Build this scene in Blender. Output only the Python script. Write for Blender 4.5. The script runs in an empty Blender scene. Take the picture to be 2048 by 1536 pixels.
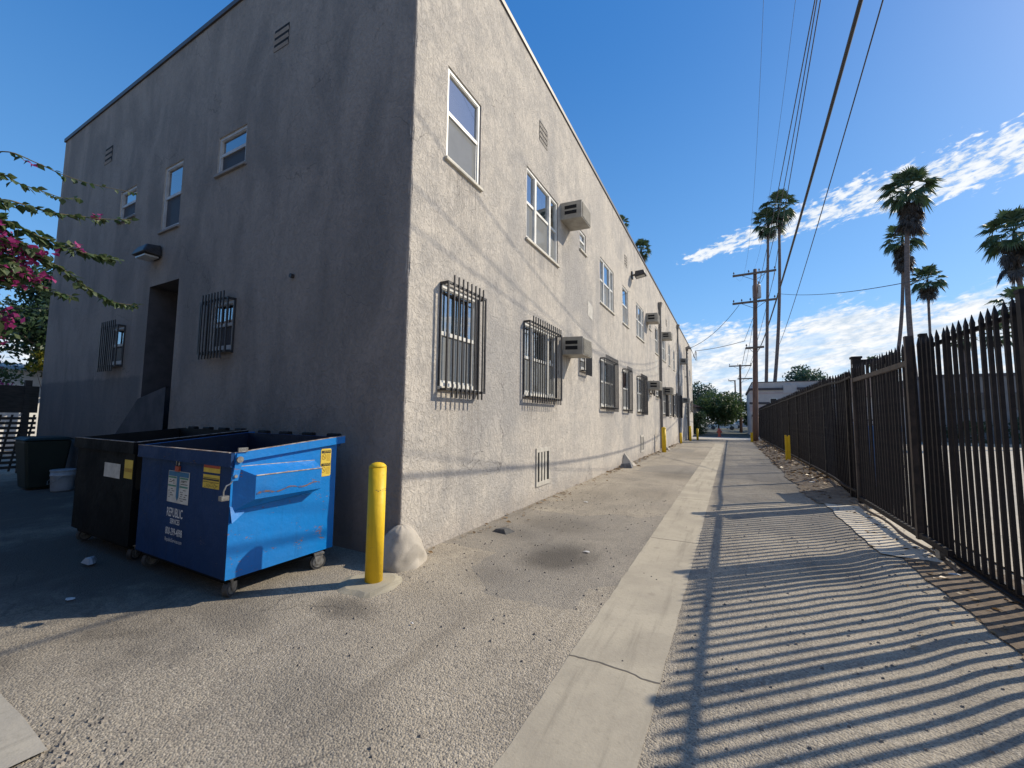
import bpy, bmesh, math, random
from mathutils import Vector, Matrix, noise as mnoise

# ------------------------------------------------------------------ basics
S = bpy.context.scene
COL = S.collection
rnd = random.Random(7)
ZERO = Vector((0, 0, 0))

def lerp(a, b, t): return a + (b - a) * t
def sstep(a, b, x):
    t = max(0.0, min(1.0, (x - a) / (b - a))); return t * t * (3 - 2 * t)

class MB:
    """collects geometry in world coordinates, builds ONE mesh object"""
    def __init__(s): s.v = []; s.f = []; s.m = []
    def quad(s, a, b, c, d, m=0):
        i = len(s.v); s.v += [Vector(a), Vector(b), Vector(c), Vector(d)]; s.f.append((i, i+1, i+2, i+3)); s.m.append(m); return s
    def poly(s, pts, m=0):
        i = len(s.v); s.v += [Vector(p) for p in pts]; s.f.append(tuple(range(i, i+len(pts)))); s.m.append(m); return s
    def box(s, x0, x1, y0, y1, z0, z1, m=0):
        if x0 > x1: x0, x1 = x1, x0
        if y0 > y1: y0, y1 = y1, y0
        if z0 > z1: z0, z1 = z1, z0
        i = len(s.v)
        s.v += [Vector(p) for p in ((x0,y0,z0),(x1,y0,z0),(x1,y1,z0),(x0,y1,z0),(x0,y0,z1),(x1,y0,z1),(x1,y1,z1),(x0,y1,z1))]
        for q in ((0,3,2,1),(4,5,6,7),(0,1,5,4),(1,2,6,5),(2,3,7,6),(3,0,4,7)):
            s.f.append(tuple(i+k for k in q)); s.m.append(m)
        return s
    def hexa(s, p, m=0):
        """8 points: bottom ring 0-3, top ring 4-7 (counter-clockwise from above)"""
        i = len(s.v); s.v += [Vector(q) for q in p]
        for q in ((0,3,2,1),(4,5,6,7),(0,1,5,4),(1,2,6,5),(2,3,7,6),(3,0,4,7)):
            s.f.append(tuple(i+k for k in q)); s.m.append(m)
        return s
    def tube(s, pts, rad, n=8, m=0, cap=True):
        pts = [Vector(p) for p in pts]
        if not isinstance(rad, (list, tuple)): rad = [rad] * len(pts)
        base = len(s.v); up = None
        for k, p in enumerate(pts):
            d = (pts[min(k+1, len(pts)-1)] - pts[max(k-1, 0)])
            d = d.normalized() if d.length > 1e-9 else Vector((0,0,1))
            if up is None:
                up = d.orthogonal().normalized()
            up = (up - d * up.dot(d)); up = up.normalized() if up.length > 1e-6 else d.orthogonal().normalized()
            w = d.cross(up)
            for j in range(n):
                a = 2*math.pi*j/n
                s.v.append(p + (up*math.cos(a) + w*math.sin(a)) * rad[k])
        for k in range(len(pts)-1):
            for j in range(n):
                a = base+k*n+j; b = base+k*n+(j+1) % n
                s.f.append((a, b, b+n, a+n)); s.m.append(m)
        if cap:
            s.f.append(tuple(base+j for j in reversed(range(n)))); s.m.append(m)
            e = base+(len(pts)-1)*n
            s.f.append(tuple(e+j for j in range(n))); s.m.append(m)
        return s
    def lathe(s, c, prof, n=24, m=0):
        """prof: (radius, z) from bottom to top"""
        base = len(s.v); c = Vector(c)
        for r, z in prof:
            for j in range(n):
                a = 2*math.pi*j/n; s.v.append(c + Vector((r*math.cos(a), r*math.sin(a), z)))
        for k in range(len(prof)-1):
            for j in range(n):
                a = base+k*n+j; b = base+k*n+(j+1) % n
                s.f.append((a, b, b+n, a+n)); s.m.append(m)
        s.f.append(tuple(base+j for j in reversed(range(n)))); s.m.append(m)
        e = base+(len(prof)-1)*n; s.f.append(tuple(e+j for j in range(n))); s.m.append(m)
        return s
    def build(s, name, mats, parent=None, origin=None, smooth=False, bevel=0, weld=False):
        if origin is None:
            origin = wloc(parent) if parent else ZERO
        origin = Vector(origin)
        me = bpy.data.meshes.new(name)
        me.from_pydata([v - origin for v in s.v], [], s.f)
        if not isinstance(mats, (list, tuple)): mats = [mats]
        for q in mats: me.materials.append(q)
        for p, k in zip(me.polygons, s.m):
            p.material_index = k; p.use_smooth = smooth
        me.update()
        if weld:
            bm = bmesh.new(); bm.from_mesh(me); bmesh.ops.remove_doubles(bm, verts=bm.verts, dist=1e-4); bm.to_mesh(me); bm.free()
        o = bpy.data.objects.new(name, me); COL.objects.link(o)
        if parent: o.parent = parent
        else: o.location = origin
        if bevel:
            b = o.modifiers.new('bevel', 'BEVEL'); b.width = bevel; b.segments = 2; b.limit_method = 'ANGLE'
        return o

def wloc(o):
    p = Vector(o.location)
    while o.parent: o = o.parent; p += Vector(o.location)
    return p
def tag(o, label=None, cat=None, group=None, kind=None):
    if label: o['label'] = label
    if cat: o['category'] = cat
    if group: o['group'] = group
    if kind: o['kind'] = kind
    return o
def thing(name, loc, label, cat, group=None):
    o = bpy.data.objects.new(name, None); COL.objects.link(o); o.location = loc
    o.empty_display_size = .2
    return tag(o, label, cat, group)
def copy_tree(o, parent=None):
    c = o.copy(); COL.objects.link(c); c.parent = parent
    for ch in list(o.children): copy_tree(ch, c)
    return c
def dup(o, loc, label, group=None, rz=None, scale=None):
    c = copy_tree(o); c.location = loc; c['label'] = label
    if group: c['group'] = group
    if rz is not None: c.rotation_euler.z = rz
    if scale is not None: c.scale = (scale,)*3
    return c

# ------------------------------------------------------------------ materials
class NT:
    def __init__(s, m): s.t = m.node_tree; s.n = s.t.nodes
    def node(s, typ, **kw):
        n = s.n.new(typ)
        for k, v in kw.items():
            if k.startswith('i_'):
                n.inputs[k[2:].replace('_', ' ')].default_value = v
            else: setattr(n, k, v)
        return n
    def link(s, a, b): s.t.links.new(a, b)
    def val(s, sock, v):
        if hasattr(v, 'is_output') or isinstance(v, bpy.types.NodeSocket): s.link(v, sock)
        else: sock.default_value = v
    def math(s, op, a, b=None, c=None, clamp=False):
        n = s.node('ShaderNodeMath', operation=op); n.use_clamp = clamp
        s.val(n.inputs[0], a)
        if b is not None: s.val(n.inputs[1], b)
        if c is not None: s.val(n.inputs[2], c)
        return n.outputs[0]
    def noise(s, vec, scale, detail=4, rough=.55, dist=0, out='Fac'):
        n = s.node('ShaderNodeTexNoise'); n.inputs['Scale'].default_value = scale; n.inputs['Detail'].default_value = detail
        n.inputs['Roughness'].default_value = rough; n.inputs['Distortion'].default_value = dist
        if vec is not None: s.link(vec, n.inputs['Vector'])
        return n.outputs[out]
    def ramp(s, fac, a, b, ca=0.0, cb=1.0):
        n = s.node('ShaderNodeMapRange'); n.interpolation_type = 'SMOOTHSTEP'
        s.val(n.inputs['Value'], fac); n.inputs['From Min'].default_value = a; n.inputs['From Max'].default_value = b
        n.inputs['To Min'].default_value = ca; n.inputs['To Max'].default_value = cb
        return n.outputs['Result']
    def mix(s, fac, a, b, mode='MIX'):
        n = s.node('ShaderNodeMix', data_type='RGBA', blend_type=mode)
        s.val(n.inputs[0], fac)
        for sock, v in ((n.inputs[6], a), (n.inputs[7], b)):
            if isinstance(v, (tuple, list)): sock.default_value = (v[0], v[1], v[2], 1)
            else: s.val(sock, v)
        return n.outputs[2]
    def scalev(s, vec, sc):
        n = s.node('ShaderNodeVectorMath', operation='MULTIPLY'); s.link(vec, n.inputs[0]); n.inputs[1].default_value = sc
        return n.outputs[0]
    def bump(s, h, strength=.5, dist=.01, normal=None):
        n = s.node('ShaderNodeBump'); n.inputs['Strength'].default_value = strength; n.inputs['Distance'].default_value = dist
        s.link(h, n.inputs['Height'])
        if normal is not None: s.link(normal, n.inputs['Normal'])
        return n.outputs['Normal']

def newmat(name):
    m = bpy.data.materials.new(name); m.use_nodes = True
    nt = NT(m); b = nt.n['Principled BSDF']
    return m, nt, b
def coord(nt): return nt.node('ShaderNodeTexCoord').outputs['Object']
def setc(b, c): b.inputs['Base Color'].default_value = (c[0], c[1], c[2], 1)

def pmat(name, c1, c2=None, scale=8, rough=.6, bump=0, bscale=40, metal=0, spec=.5, stretch=None, lo=.35, hi=.65):
    m, nt, b = newmat(name)
    c2 = c2 or tuple(x*.75 for x in c1)
    v = coord(nt)
    vv = nt.scalev(v, stretch) if stretch else v
    f = nt.ramp(nt.noise(vv, scale, 6, .6), lo, hi)
    nt.link(nt.mix(f, c1, c2), b.inputs['Base Color'])
    b.inputs['Roughness'].default_value = rough; b.inputs['Metallic'].default_value = metal
    b.inputs['Specular IOR Level'].default_value = spec
    if bump:
        nt.link(nt.bump(nt.noise(v, bscale, 5), bump, .01), b.inputs['Normal'])
    return m

def mat_stucco():
    m, nt, b = newmat('stucco')
    v = coord(nt)                        # local metres, origin at the near corner of the building
    sep = nt.node('ShaderNodeSeparateXYZ'); nt.link(v, sep.inputs[0])
    big = nt.noise(nt.scalev(v, (1, 1, .55)), .55, 5, .6, .3)
    mid = nt.noise(v, 2.6, 6, .65, .4)
    fine = nt.noise(v, 16, 5, .6, .6)
    col = nt.mix(nt.ramp(mid, .38, .62), (.60, .55, .485), (.49, .455, .412))
    col = nt.mix(nt.math('MULTIPLY', nt.ramp(big, .46, .64), .65), col, (.34, .33, .325))
    col = nt.mix(nt.math('MULTIPLY', nt.ramp(fine, .5, .72), .38), col, (.34, .325, .31))
    # trowelled lace texture: flat plateaus with ragged edges
    lace = nt.ramp(nt.noise(nt.scalev(v, (1, 1, .75)), 11, 7, .64, 1.5), .44, .54)
    lace2 = nt.ramp(nt.noise(nt.scalev(v, (1, 1, .8)), 27, 5, .6, 1.2), .46, .58)
    # damp, dirty foot of the wall
    foot = nt.math('MULTIPLY', nt.ramp(nt.math('ADD', sep.outputs['Z'], nt.math('MULTIPLY', mid, .5)), .25, .62, 1, 0), .35)
    col = nt.mix(foot, col, (.36, .31, .27))
    # rain streaks
    st = nt.noise(nt.scalev(v, (2.2, 2.2, .13)), 1.5, 4, .6)
    stm = nt.math('MULTIPLY', nt.ramp(st, .53, .7), nt.ramp(sep.outputs['Z'], 2.0, 8.2))
    col = nt.mix(nt.math('MULTIPLY', stm, .25), col, (.29, .28, .28))
    # drips below sills and air conditioners
    dn = nt.noise(nt.scalev(v, (7, 7, .35)), 2.0, 5, .65, .2); acc = None
    for y0, y1, zs in ((.55, 1.6, 5.0), (3.05, 4.75, 4.88), (4.85, 5.6, 6.0), (8.0, 9.7, 4.9), (10.8, 11.85, 4.88), (13.2, 15.0, 4.86), (.55, 1.6, 1.9), (3.0, 4.7, 1.92), (4.9, 5.65, 2.95), (7.9, 9.7, 1.85), (15.3, 16.2, 5.9), (20.0, 20.8, 5.9), (13.1, 15, 1.8)):
        w_ = nt.math('MULTIPLY', nt.ramp(sep.outputs['Y'], y0-.12, y0+.12), nt.ramp(sep.outputs['Y'], y1-.12, y1+.12, 1, 0))
        w_ = nt.math('MULTIPLY', w_, nt.math('MULTIPLY', nt.ramp(sep.outputs['Z'], zs-1.5, zs-.1), nt.ramp(sep.outputs['Z'], zs, zs+.04, 1, 0)))
        acc = w_ if acc is None else nt.math('MAXIMUM', acc, w_)
    col = nt.mix(nt.math('MULTIPLY', nt.math('MULTIPLY', acc, nt.ramp(dn, .44, .66)), .5), col, (.27, .24, .215))
    # repainted rectangles that never quite matched
    rv = nt.node('ShaderNodeTexVoronoi', distance='CHEBYCHEV'); rv.inputs['Scale'].default_value = .42; rv.inputs['Randomness'].default_value = .8
    rw = nt.node('ShaderNodeVectorMath', operation='MULTIPLY_ADD'); rn = nt.node('ShaderNodeTexNoise'); rn.inputs['Scale'].default_value = 4; rn.inputs['Detail'].default_value = 4; nt.link(v, rn.inputs['Vector'])
    nt.link(rn.outputs['Color'], rw.inputs[0]); rw.inputs[1].default_value = (.1, .1, .1); nt.link(v, rw.inputs[2]); nt.link(rw.outputs[0], rv.inputs['Vector'])
    rc = nt.node('ShaderNodeSeparateColor'); nt.link(rv.outputs['Color'], rc.inputs[0])
    col = nt.mix(nt.math('MULTIPLY', nt.ramp(rc.outputs[1], .70, .74), .30), col, (.66, .60, .52))
    # the street face (never sunny) is darker: its shade and dirt are in the colour
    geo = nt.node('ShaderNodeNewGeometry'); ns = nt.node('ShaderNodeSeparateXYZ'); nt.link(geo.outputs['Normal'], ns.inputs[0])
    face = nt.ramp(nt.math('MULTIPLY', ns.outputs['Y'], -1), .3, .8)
    shade_grime = nt.mix(nt.ramp(nt.noise(nt.scalev(v, (1, 1, .4)), 1.1, 6, .65, .5), .38, .66), (.345, .30, .268), (.235, .212, .196))
    shade_grime = nt.mix(nt.math('MULTIPLY', nt.ramp(fine, .48, .75), .3), shade_grime, (.13, .13, .14))
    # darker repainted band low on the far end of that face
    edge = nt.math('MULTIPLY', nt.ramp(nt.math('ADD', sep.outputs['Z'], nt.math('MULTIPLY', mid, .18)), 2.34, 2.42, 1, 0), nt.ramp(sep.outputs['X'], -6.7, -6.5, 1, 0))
    shade_grime = nt.mix(nt.math('MULTIPLY', edge, .55), shade_grime, (.10, .105, .115))
    col = nt.mix(face, col, shade_grime)
    # darker tone between the trowel plateaus, old hairline cracks
    col = nt.mix(nt.math('MULTIPLY', nt.math('SUBTRACT', 1.0, lace), .13), col, (.25, .235, .22))
    ck = nt.node('ShaderNodeTexVoronoi', feature='DISTANCE_TO_EDGE'); ck.inputs['Scale'].default_value = .8
    cn = nt.node('ShaderNodeTexNoise'); cn.inputs['Scale'].default_value = 2.0; cn.inputs['Detail'].default_value = 7; nt.link(v, cn.inputs['Vector'])
    cw = nt.node('ShaderNodeVectorMath', operation='MULTIPLY_ADD'); nt.link(cn.outputs['Color'], cw.inputs[0]); cw.inputs[1].default_value = (.7, .7, .7); nt.link(v, cw.inputs[2]); nt.link(cw.outputs[0], ck.inputs['Vector'])
    ckf = nt.math('MULTIPLY', nt.ramp(ck.outputs['Distance'], .0015, .007, 1, 0), nt.ramp(nt.noise(v, .7, 3), .5, .62))
    col = nt.mix(nt.math('MULTIPLY', ckf, .6), col, (.13, .12, .115))
    nt.link(col, b.inputs['Base Color'])
    b.inputs['Roughness'].default_value = .93; b.inputs['Specular IOR Level'].default_value = .15
    h = nt.math('ADD', nt.math('MULTIPLY', lace, .8), nt.math('ADD', nt.math('MULTIPLY', lace2, .4), nt.math('MULTIPLY', fine, .5)))
    nt.link(nt.bump(h, .7, .010), b.inputs['Normal'])
    return m

STAINS_AND_SHADE = [(-1.75, 4.55, .5, .62, .75), (-2.86, 2.48, .42, .25, .6), (-1.3, 12.6, .9, 1.2, .45), (-2.3, 5.9, .75, .55, .35), (-3.6, 1.95, .75, .3, .5),
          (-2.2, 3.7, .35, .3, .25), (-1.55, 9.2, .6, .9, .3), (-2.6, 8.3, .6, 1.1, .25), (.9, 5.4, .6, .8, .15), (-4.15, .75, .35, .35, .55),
          (-6.3, 2.0, 3.4, 1.4, .88), (-11, 2.2, 5.0, 2.2, .88), (-2.0, 1.6, .7, .3, .18), (-1.2, 21, 1.2, 2.5, .3), (1.0, 12, .7, 2, .2), (-2.75, 5.15, .5, .35, .3)]  # two largest paint the shade beside the dumpsters, along with soiling
def mat_asphalt():
    m, nt, b = newmat('asphalt')
    v = coord(nt); sep = nt.node('ShaderNodeSeparateXYZ'); nt.link(v, sep.inputs[0])
    wob = nt.noise(v, 1.6, 6, .68, .6)
    big = nt.noise(v, .5, 5, .6, .3)
    vor = nt.node('ShaderNodeTexVoronoi'); vor.inputs['Scale'].default_value = 92; nt.link(v, vor.inputs['Vector'])
    vor2 = nt.node('ShaderNodeTexVoronoi'); vor2.inputs['Scale'].default_value = 170; nt.link(v, vor2.inputs['Vector'])
    cs = nt.node('ShaderNodeSeparateColor'); nt.link(vor.outputs['Color'], cs.inputs[0])
    cs2 = nt.node('ShaderNodeSeparateColor'); nt.link(vor2.outputs['Color'], cs2.inputs[0])
    col = nt.mix(nt.ramp(wob, .36, .66), (.45, .39, .30), (.34, .295, .23))
    col = nt.mix(nt.math('MULTIPLY', nt.ramp(big, .48, .66), .6), col, (.235, .212, .178))
    col = nt.mix(nt.math('MULTIPLY', nt.ramp(cs.outputs[0], .6, 1.0), .5), col, (.60, .535, .44))
    col = nt.mix(nt.math('MULTIPLY', nt.ramp(cs.outputs[1], .55, 1.0), .58), col, (.105, .098, .092))
    col = nt.mix(nt.math('MULTIPLY', nt.ramp(cs2.outputs[0], .6, 1.0), .5), col, (.12, .11, .10))
    # wheel-polished lanes, older patch repairs, long dirty drag marks
    lane = nt.ramp(nt.math('PINGPONG', nt.math('ADD', nt.math('ADD', sep.outputs['X'], 2.75), nt.math('MULTIPLY', wob, .5)), .85), .1, .75)
    col = nt.mix(nt.math('MULTIPLY', lane, .20), col, (.17, .155, .135))
    pv = nt.node('ShaderNodeTexVoronoi', distance='CHEBYCHEV'); pv.inputs['Scale'].default_value = .38; pv.inputs['Randomness'].default_value = .9
    pw = nt.node('ShaderNodeVectorMath', operation='MULTIPLY_ADD'); pnz = nt.node('ShaderNodeTexNoise'); pnz.inputs['Scale'].default_value = 3.0; pnz.inputs['Detail'].default_value = 5; nt.link(v, pnz.inputs['Vector'])
    nt.link(pnz.outputs['Color'], pw.inputs[0]); pw.inputs[1].default_value = (.22, .22, 0); nt.link(v, pw.inputs[2]); nt.link(pw.outputs[0], pv.inputs['Vector'])
    pc = nt.node('ShaderNodeSeparateColor'); nt.link(pv.outputs['Color'], pc.inputs[0])
    col = nt.mix(nt.math('MULTIPLY', nt.ramp(pc.outputs[0], .66, .70), .38), col, (.16, .155, .15))
    drag = nt.noise(nt.scalev(v, (1.6, .12, 1)), 2.0, 6, .65, .2)
    col = nt.mix(nt.math('MULTIPLY', nt.ramp(drag, .52, .72), .4), col, (.155, .135, .11))
    acc = None
    for x, y, rx, ry, k in STAINS_AND_SHADE:
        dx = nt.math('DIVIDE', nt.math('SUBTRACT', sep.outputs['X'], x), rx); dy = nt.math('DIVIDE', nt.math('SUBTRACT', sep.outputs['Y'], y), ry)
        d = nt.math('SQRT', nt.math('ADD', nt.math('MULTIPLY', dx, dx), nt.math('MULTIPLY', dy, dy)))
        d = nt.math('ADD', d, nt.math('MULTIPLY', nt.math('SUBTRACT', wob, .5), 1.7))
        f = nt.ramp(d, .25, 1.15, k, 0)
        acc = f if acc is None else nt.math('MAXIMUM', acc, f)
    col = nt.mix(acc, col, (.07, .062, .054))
    # hairline cracks
    cr = nt.node('ShaderNodeTexVoronoi', feature='DISTANCE_TO_EDGE'); cr.inputs['Scale'].default_value = .62
    wn = nt.node('ShaderNodeTexNoise'); wn.inputs['Scale'].default_value = 2.2; wn.inputs['Detail'].default_value = 6; nt.link(v, wn.inputs['Vector'])
    wv = nt.node('ShaderNodeVectorMath', operation='MULTIPLY_ADD'); nt.link(wn.outputs['Color'], wv.inputs[0]); wv.inputs[1].default_value = (.5, .5, 0); nt.link(v, wv.inputs[2])
    nt.link(wv.outputs[0], cr.inputs['Vector'])
    gate = nt.ramp(nt.noise(v, .35, 2, .5), .54, .64)
    crk = nt.math('MULTIPLY', nt.ramp(cr.outputs['Distance'], .002, .007, 1, 0), nt.math('MULTIPLY', gate, .5))
    col = nt.mix(crk, col, (.06, .055, .05))
    nt.link(col, b.inputs['Base Color'])
    b.inputs['Roughness'].default_value = .9; b.inputs['Specular IOR Level'].default_value = .25
    h = nt.math('ADD', nt.math('MULTIPLY', vor.outputs['Distance'], -1.0), nt.math('MULTIPLY', nt.noise(v, 45, 4), .8))
    h = nt.math('SUBTRACT', h, nt.math('MULTIPLY', crk, 1.2))
    nt.link(nt.bump(h, .75, .008), b.inputs['Normal'])
    return m

def mat_concrete(name, c1, c2, joints=None):
    m, nt, b = newmat(name)
    v = coord(nt); sep = nt.node('ShaderNodeSeparateXYZ'); nt.link(v, sep.inputs[0])
    n1 = nt.noise(v, 1.3, 7, .65, .3); n2 = nt.noise(v, 30, 4, .6)
    col = nt.mix(nt.ramp(n1, .35, .68), c1, c2)
    col = nt.mix(nt.math('MULTIPLY', nt.ramp(n2, .5, .75), .35), col, tuple(x*.6 for x in c1))
    spots = nt.node('ShaderNodeTexVoronoi'); spots.inputs['Scale'].default_value = 2.3; nt.link(v, spots.inputs['Vector'])
    col = nt.mix(nt.math('MULTIPLY', nt.ramp(nt.math('ADD', spots.outputs['Distance'], nt.math('MULTIPLY', n1, .18)), .13, .2, 1, 0), .35), col, tuple(x*.5 for x in c1))
    dr = nt.noise(nt.scalev(v, (3.0, .22, 1)), 2.6, 6, .65, .2)
    col = nt.mix(nt.math('MULTIPLY', nt.ramp(dr, .5, .7), .45), col, tuple(x*.55 for x in c2))
    h = nt.math('MULTIPLY', nt.noise(v, 70, 3), .5)
    if joints:
        y = nt.math('ADD', sep.outputs['Y'], nt.math('MULTIPLY', nt.noise(v, 3, 3), .12))
        md = nt.math('PINGPONG', nt.math('SUBTRACT', y, joints[0]), joints[1]/2)
        cr = nt.ramp(md, .004, .013, 1, 0)
        col = nt.mix(nt.math('MULTIPLY', cr, .85), col, (.08, .07, .06)); h = nt.math('SUBTRACT', h, nt.math('MULTIPLY', cr, 1.5))
    nt.link(col, b.inputs['Base Color']); b.inputs['Roughness'].default_value = .88; b.inputs['Specular IOR Level'].default_value = .25
    nt.link(nt.bump(h, .6, .006), b.inputs['Normal'])
    return m

def mat_glass(name='window_glass', refl=.36, tint=(.72, .82, .84)):
    m, nt, b = newmat(name); nt.n.remove(b)
    out = nt.n['Material Output']
    tr = nt.node('ShaderNodeBsdfTransparent'); tr.inputs[0].default_value = (*tint, 1)
    gl = nt.node('ShaderNodeBsdfGlossy'); gl.inputs['Roughness'].default_value = .015; gl.inputs[0].default_value = (.95, .97, 1, 1)
    v = coord(nt); nt.link(nt.bump(nt.noise(v, 1.2, 2), .12, .02), gl.inputs['Normal'])
    fr = nt.node('ShaderNodeFresnel'); fr.inputs[0].default_value = 1.5
    f = nt.math('ADD', fr.outputs[0], refl, clamp=True)
    mx = nt.node('ShaderNodeMixShader'); nt.link(f, mx.inputs[0]); nt.link(tr.outputs[0], mx.inputs[1]); nt.link(gl.outputs[0], mx.inputs[2])
    nt.link(mx.outputs[0], out.inputs[0]); return m
def mat_screen(c=(.30, .31, .31), op=.6):
    m, nt, b = newmat('insect_screen'); out = nt.n['Material Output']
    n = nt.noise(coord(nt), 6, 4)
    nt.link(nt.mix(n, c, tuple(x*.7 for x in c)), b.inputs['Base Color']); b.inputs['Roughness'].default_value = .8
    tr = nt.node('ShaderNodeBsdfTransparent'); mx = nt.node('ShaderNodeMixShader'); mx.inputs[0].default_value = op
    nt.link(tr.outputs[0], mx.inputs[1]); nt.link(b.outputs[0], mx.inputs[2]); nt.link(mx.outputs[0], out.inputs[0]); return m
def mat_leaf(name, c1, c2, trans=.35, scale=3.5, rough=.5):
    m, nt, b = newmat(name); out = nt.n['Material Output']
    geo = nt.node('ShaderNodeNewGeometry')
    f = nt.math('ADD', nt.math('MULTIPLY', geo.outputs['Random Per Island'], .6), nt.math('MULTIPLY', nt.noise(coord(nt), scale, 3), .4))
    col = nt.mix(nt.ramp(f, .2, .8), c1, c2)
    nt.link(col, b.inputs['Base Color']); b.inputs['Roughness'].default_value = rough
    tl = nt.node('ShaderNodeBsdfTranslucent'); nt.link(col, tl.inputs[0])
    mx = nt.node('ShaderNodeMixShader'); mx.inputs[0].default_value = trans
    nt.link(b.outputs[0], mx.inputs[1]); nt.link(tl.outputs[0], mx.inputs[2]); nt.link(mx.outputs[0], out.inputs[0]); return m
def mat_paint(name, c, rust=(.24, .12, .07), amount=.5, rough=.42, dirt=.3, spec=.5):
    """enamel on steel with worn patches, scratches and dirt"""
    m, nt, b = newmat(name); v = coord(nt)
    n = nt.noise(nt.scalev(v, (1, 1, 2.2)), 4.5, 8, .7, .4); n2 = nt.noise(nt.scalev(v, (1, 1, 4)), 26, 4, .6); n3 = nt.noise(v, 1.8, 5, .6)
    col = nt.mix(nt.math('MULTIPLY', nt.ramp(n3, .4, .7), dirt), c, tuple(x*.6 for x in c))
    chip = nt.math('MULTIPLY', nt.ramp(nt.math('MULTIPLY', n, nt.math('ADD', n2, .5)), .72-.1*amount, .78-.1*amount), 1)
    col = nt.mix(chip, col, rust)
    nt.link(col, b.inputs['Base Color'])
    nt.link(nt.ramp(n3, .3, .7, rough-.08, rough+.15), b.inputs['Roughness'])
    b.inputs['Specular IOR Level'].default_value = spec
    run = nt.ramp(nt.noise(nt.scalev(v, (6, 6, .35)), 2.2, 5, .6), .5, .75)
    col2 = nt.mix(nt.math('MULTIPLY', run, dirt*.9), col, tuple(x*.45+.004 for x in c))
    nt.link(col2, b.inputs['Base Color'])
    nt.link(nt.bump(nt.math('ADD', nt.math('MULTIPLY', n3, .8), nt.math('MULTIPLY', chip, -.1)), .55, .05), b.inputs['Normal'])
    return m

M = {}
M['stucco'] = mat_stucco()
M['asphalt'] = mat_asphalt()
M['gutter'] = mat_concrete('gutter_concrete', (.45, .40, .31), (.35, .31, .245), joints=(5.95, 3.15))
M['concrete'] = mat_concrete('pale_concrete', (.42, .385, .32), (.35, .325, .28))
M['lot'] = mat_concrete('lot_concrete', (.50, .44, .35), (.42, .38, .31), joints=(4.0, 4.5))
M['pale_pad'] = mat_concrete('pale_gate_pad', (.62, .55, .44), (.52, .46, .37))
M['street'] = mat_concrete('street_concrete', (.50, .47, .42), (.42, .40, .36))
M['shaded_soil'] = pmat('shaded_soil', (.10, .072, .05), (.17, .125, .085), 9, .95, .8, 50)
M['dirt'] = pmat('dry_dirt', (.23, .18, .125), (.13, .10, .075), 4, .95, .9, 60)
M['yard'] = pmat('shaded_yard', (.10, .10, .085), (.06, .07, .05), 1.5, .95)
M['recess'] = pmat('recess_shade_stucco', (.085, .08, .085), (.055, .053, .058), 3, .95, .4, 25)  # darkened stucco: the shade of the doorway is in its colour
M['white'] = pmat('white_vinyl', (.76, .75, .71), (.62, .61, .57), 5, .45)
M['white_dull'] = pmat('dull_white_vinyl', (.50, .49, .48), (.40, .39, .385), 5, .5)  # duller window vinyl used on the street face
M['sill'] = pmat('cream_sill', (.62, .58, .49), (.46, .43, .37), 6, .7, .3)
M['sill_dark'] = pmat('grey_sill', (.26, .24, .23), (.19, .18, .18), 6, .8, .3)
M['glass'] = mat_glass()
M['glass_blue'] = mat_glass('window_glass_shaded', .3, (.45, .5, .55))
M['screen'] = mat_screen()
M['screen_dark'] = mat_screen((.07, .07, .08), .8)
M['curtain'] = pmat('curtain', (.62, .66, .60), (.45, .5, .47), 3, .9)
M['room'] = pmat('dark_room', (.035, .035, .038), (.02, .02, .022), 1, .9)
M['iron'] = pmat('black_iron', (.022, .022, .026), (.04, .037, .037), 30, .5, .2, 90)
M['fence'] = pmat('fence_iron', (.013, .0115, .0125), (.024, .019, .019), 14, .62, .25, 70, spec=.25)
M['fence_post'] = pmat('fence_post_iron', (.02, .018, .018), (.075, .062, .052), 7, .6, .25, 70, spec=.25, lo=.45, hi=.75)
M['gate_brown'] = pmat('gate_brown', (.075, .055, .045), (.035, .028, .025), 8, .6, .25, 50)
M['flashing'] = pmat('roof_flashing', (.075, .06, .055), (.05, .045, .045), 3, .5)
M['vent'] = pmat('vent_metal', (.56, .53, .47), (.44, .41, .36), 9, .6)
M['dark'] = pmat('dark_hollow', (.012, .012, .014), (.006, .006, .007), 3, .9)
M['ac'] = pmat('ac_casing', (.37, .345, .295), (.28, .26, .225), 5, .55, .2, 40)
M['ac_fin'] = pmat('ac_fins', (.20, .19, .18), (.13, .125, .12), 30, .5)
M['pipe'] = pmat('grey_pipe', (.22, .205, .19), (.15, .14, .13), 4, .6)
M['lamp'] = pmat('lamp_bronze', (.03, .028, .03), (.05, .045, .045), 12, .45)
M['lens'] = pmat('lamp_lens', (.5, .5, .48), (.35, .35, .35), 5, .2)
M['yellow'] = mat_paint('yellow_paint', (.78, .51, .02), (.10, .08, .05), .62, .55, .45, spec=.35)
M['cone'] = mat_concrete('cast_concrete', (.47, .425, .36), (.37, .335, .285))
M['pad'] = mat_concrete('footing_concrete', (.41, .37, .28), (.30, .27, .21))
M['tar'] = pmat('dark_tar', (.055, .055, .058), (.09, .088, .085), 14, .9, .5)
M['rubble'] = pmat('rubble_grey', (.20, .21, .22), (.13, .13, .14), 8, .9, .5)
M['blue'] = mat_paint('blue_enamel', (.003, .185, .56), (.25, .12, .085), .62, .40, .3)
M['blue_shade'] = mat_paint('shaded_blue_enamel', (.005, .036, .125), (.08, .055, .045), .5, .5, .55, spec=.25)  # darkened blue: shade on the dumpster front is put into the colour
M['blue_in'] = mat_paint('shaded_blue_inside', (.0025, .010, .034), (.05, .035, .03), .7, .55, .6)  # blue darkened further: the shade inside the dumpster is in this colour
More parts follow.
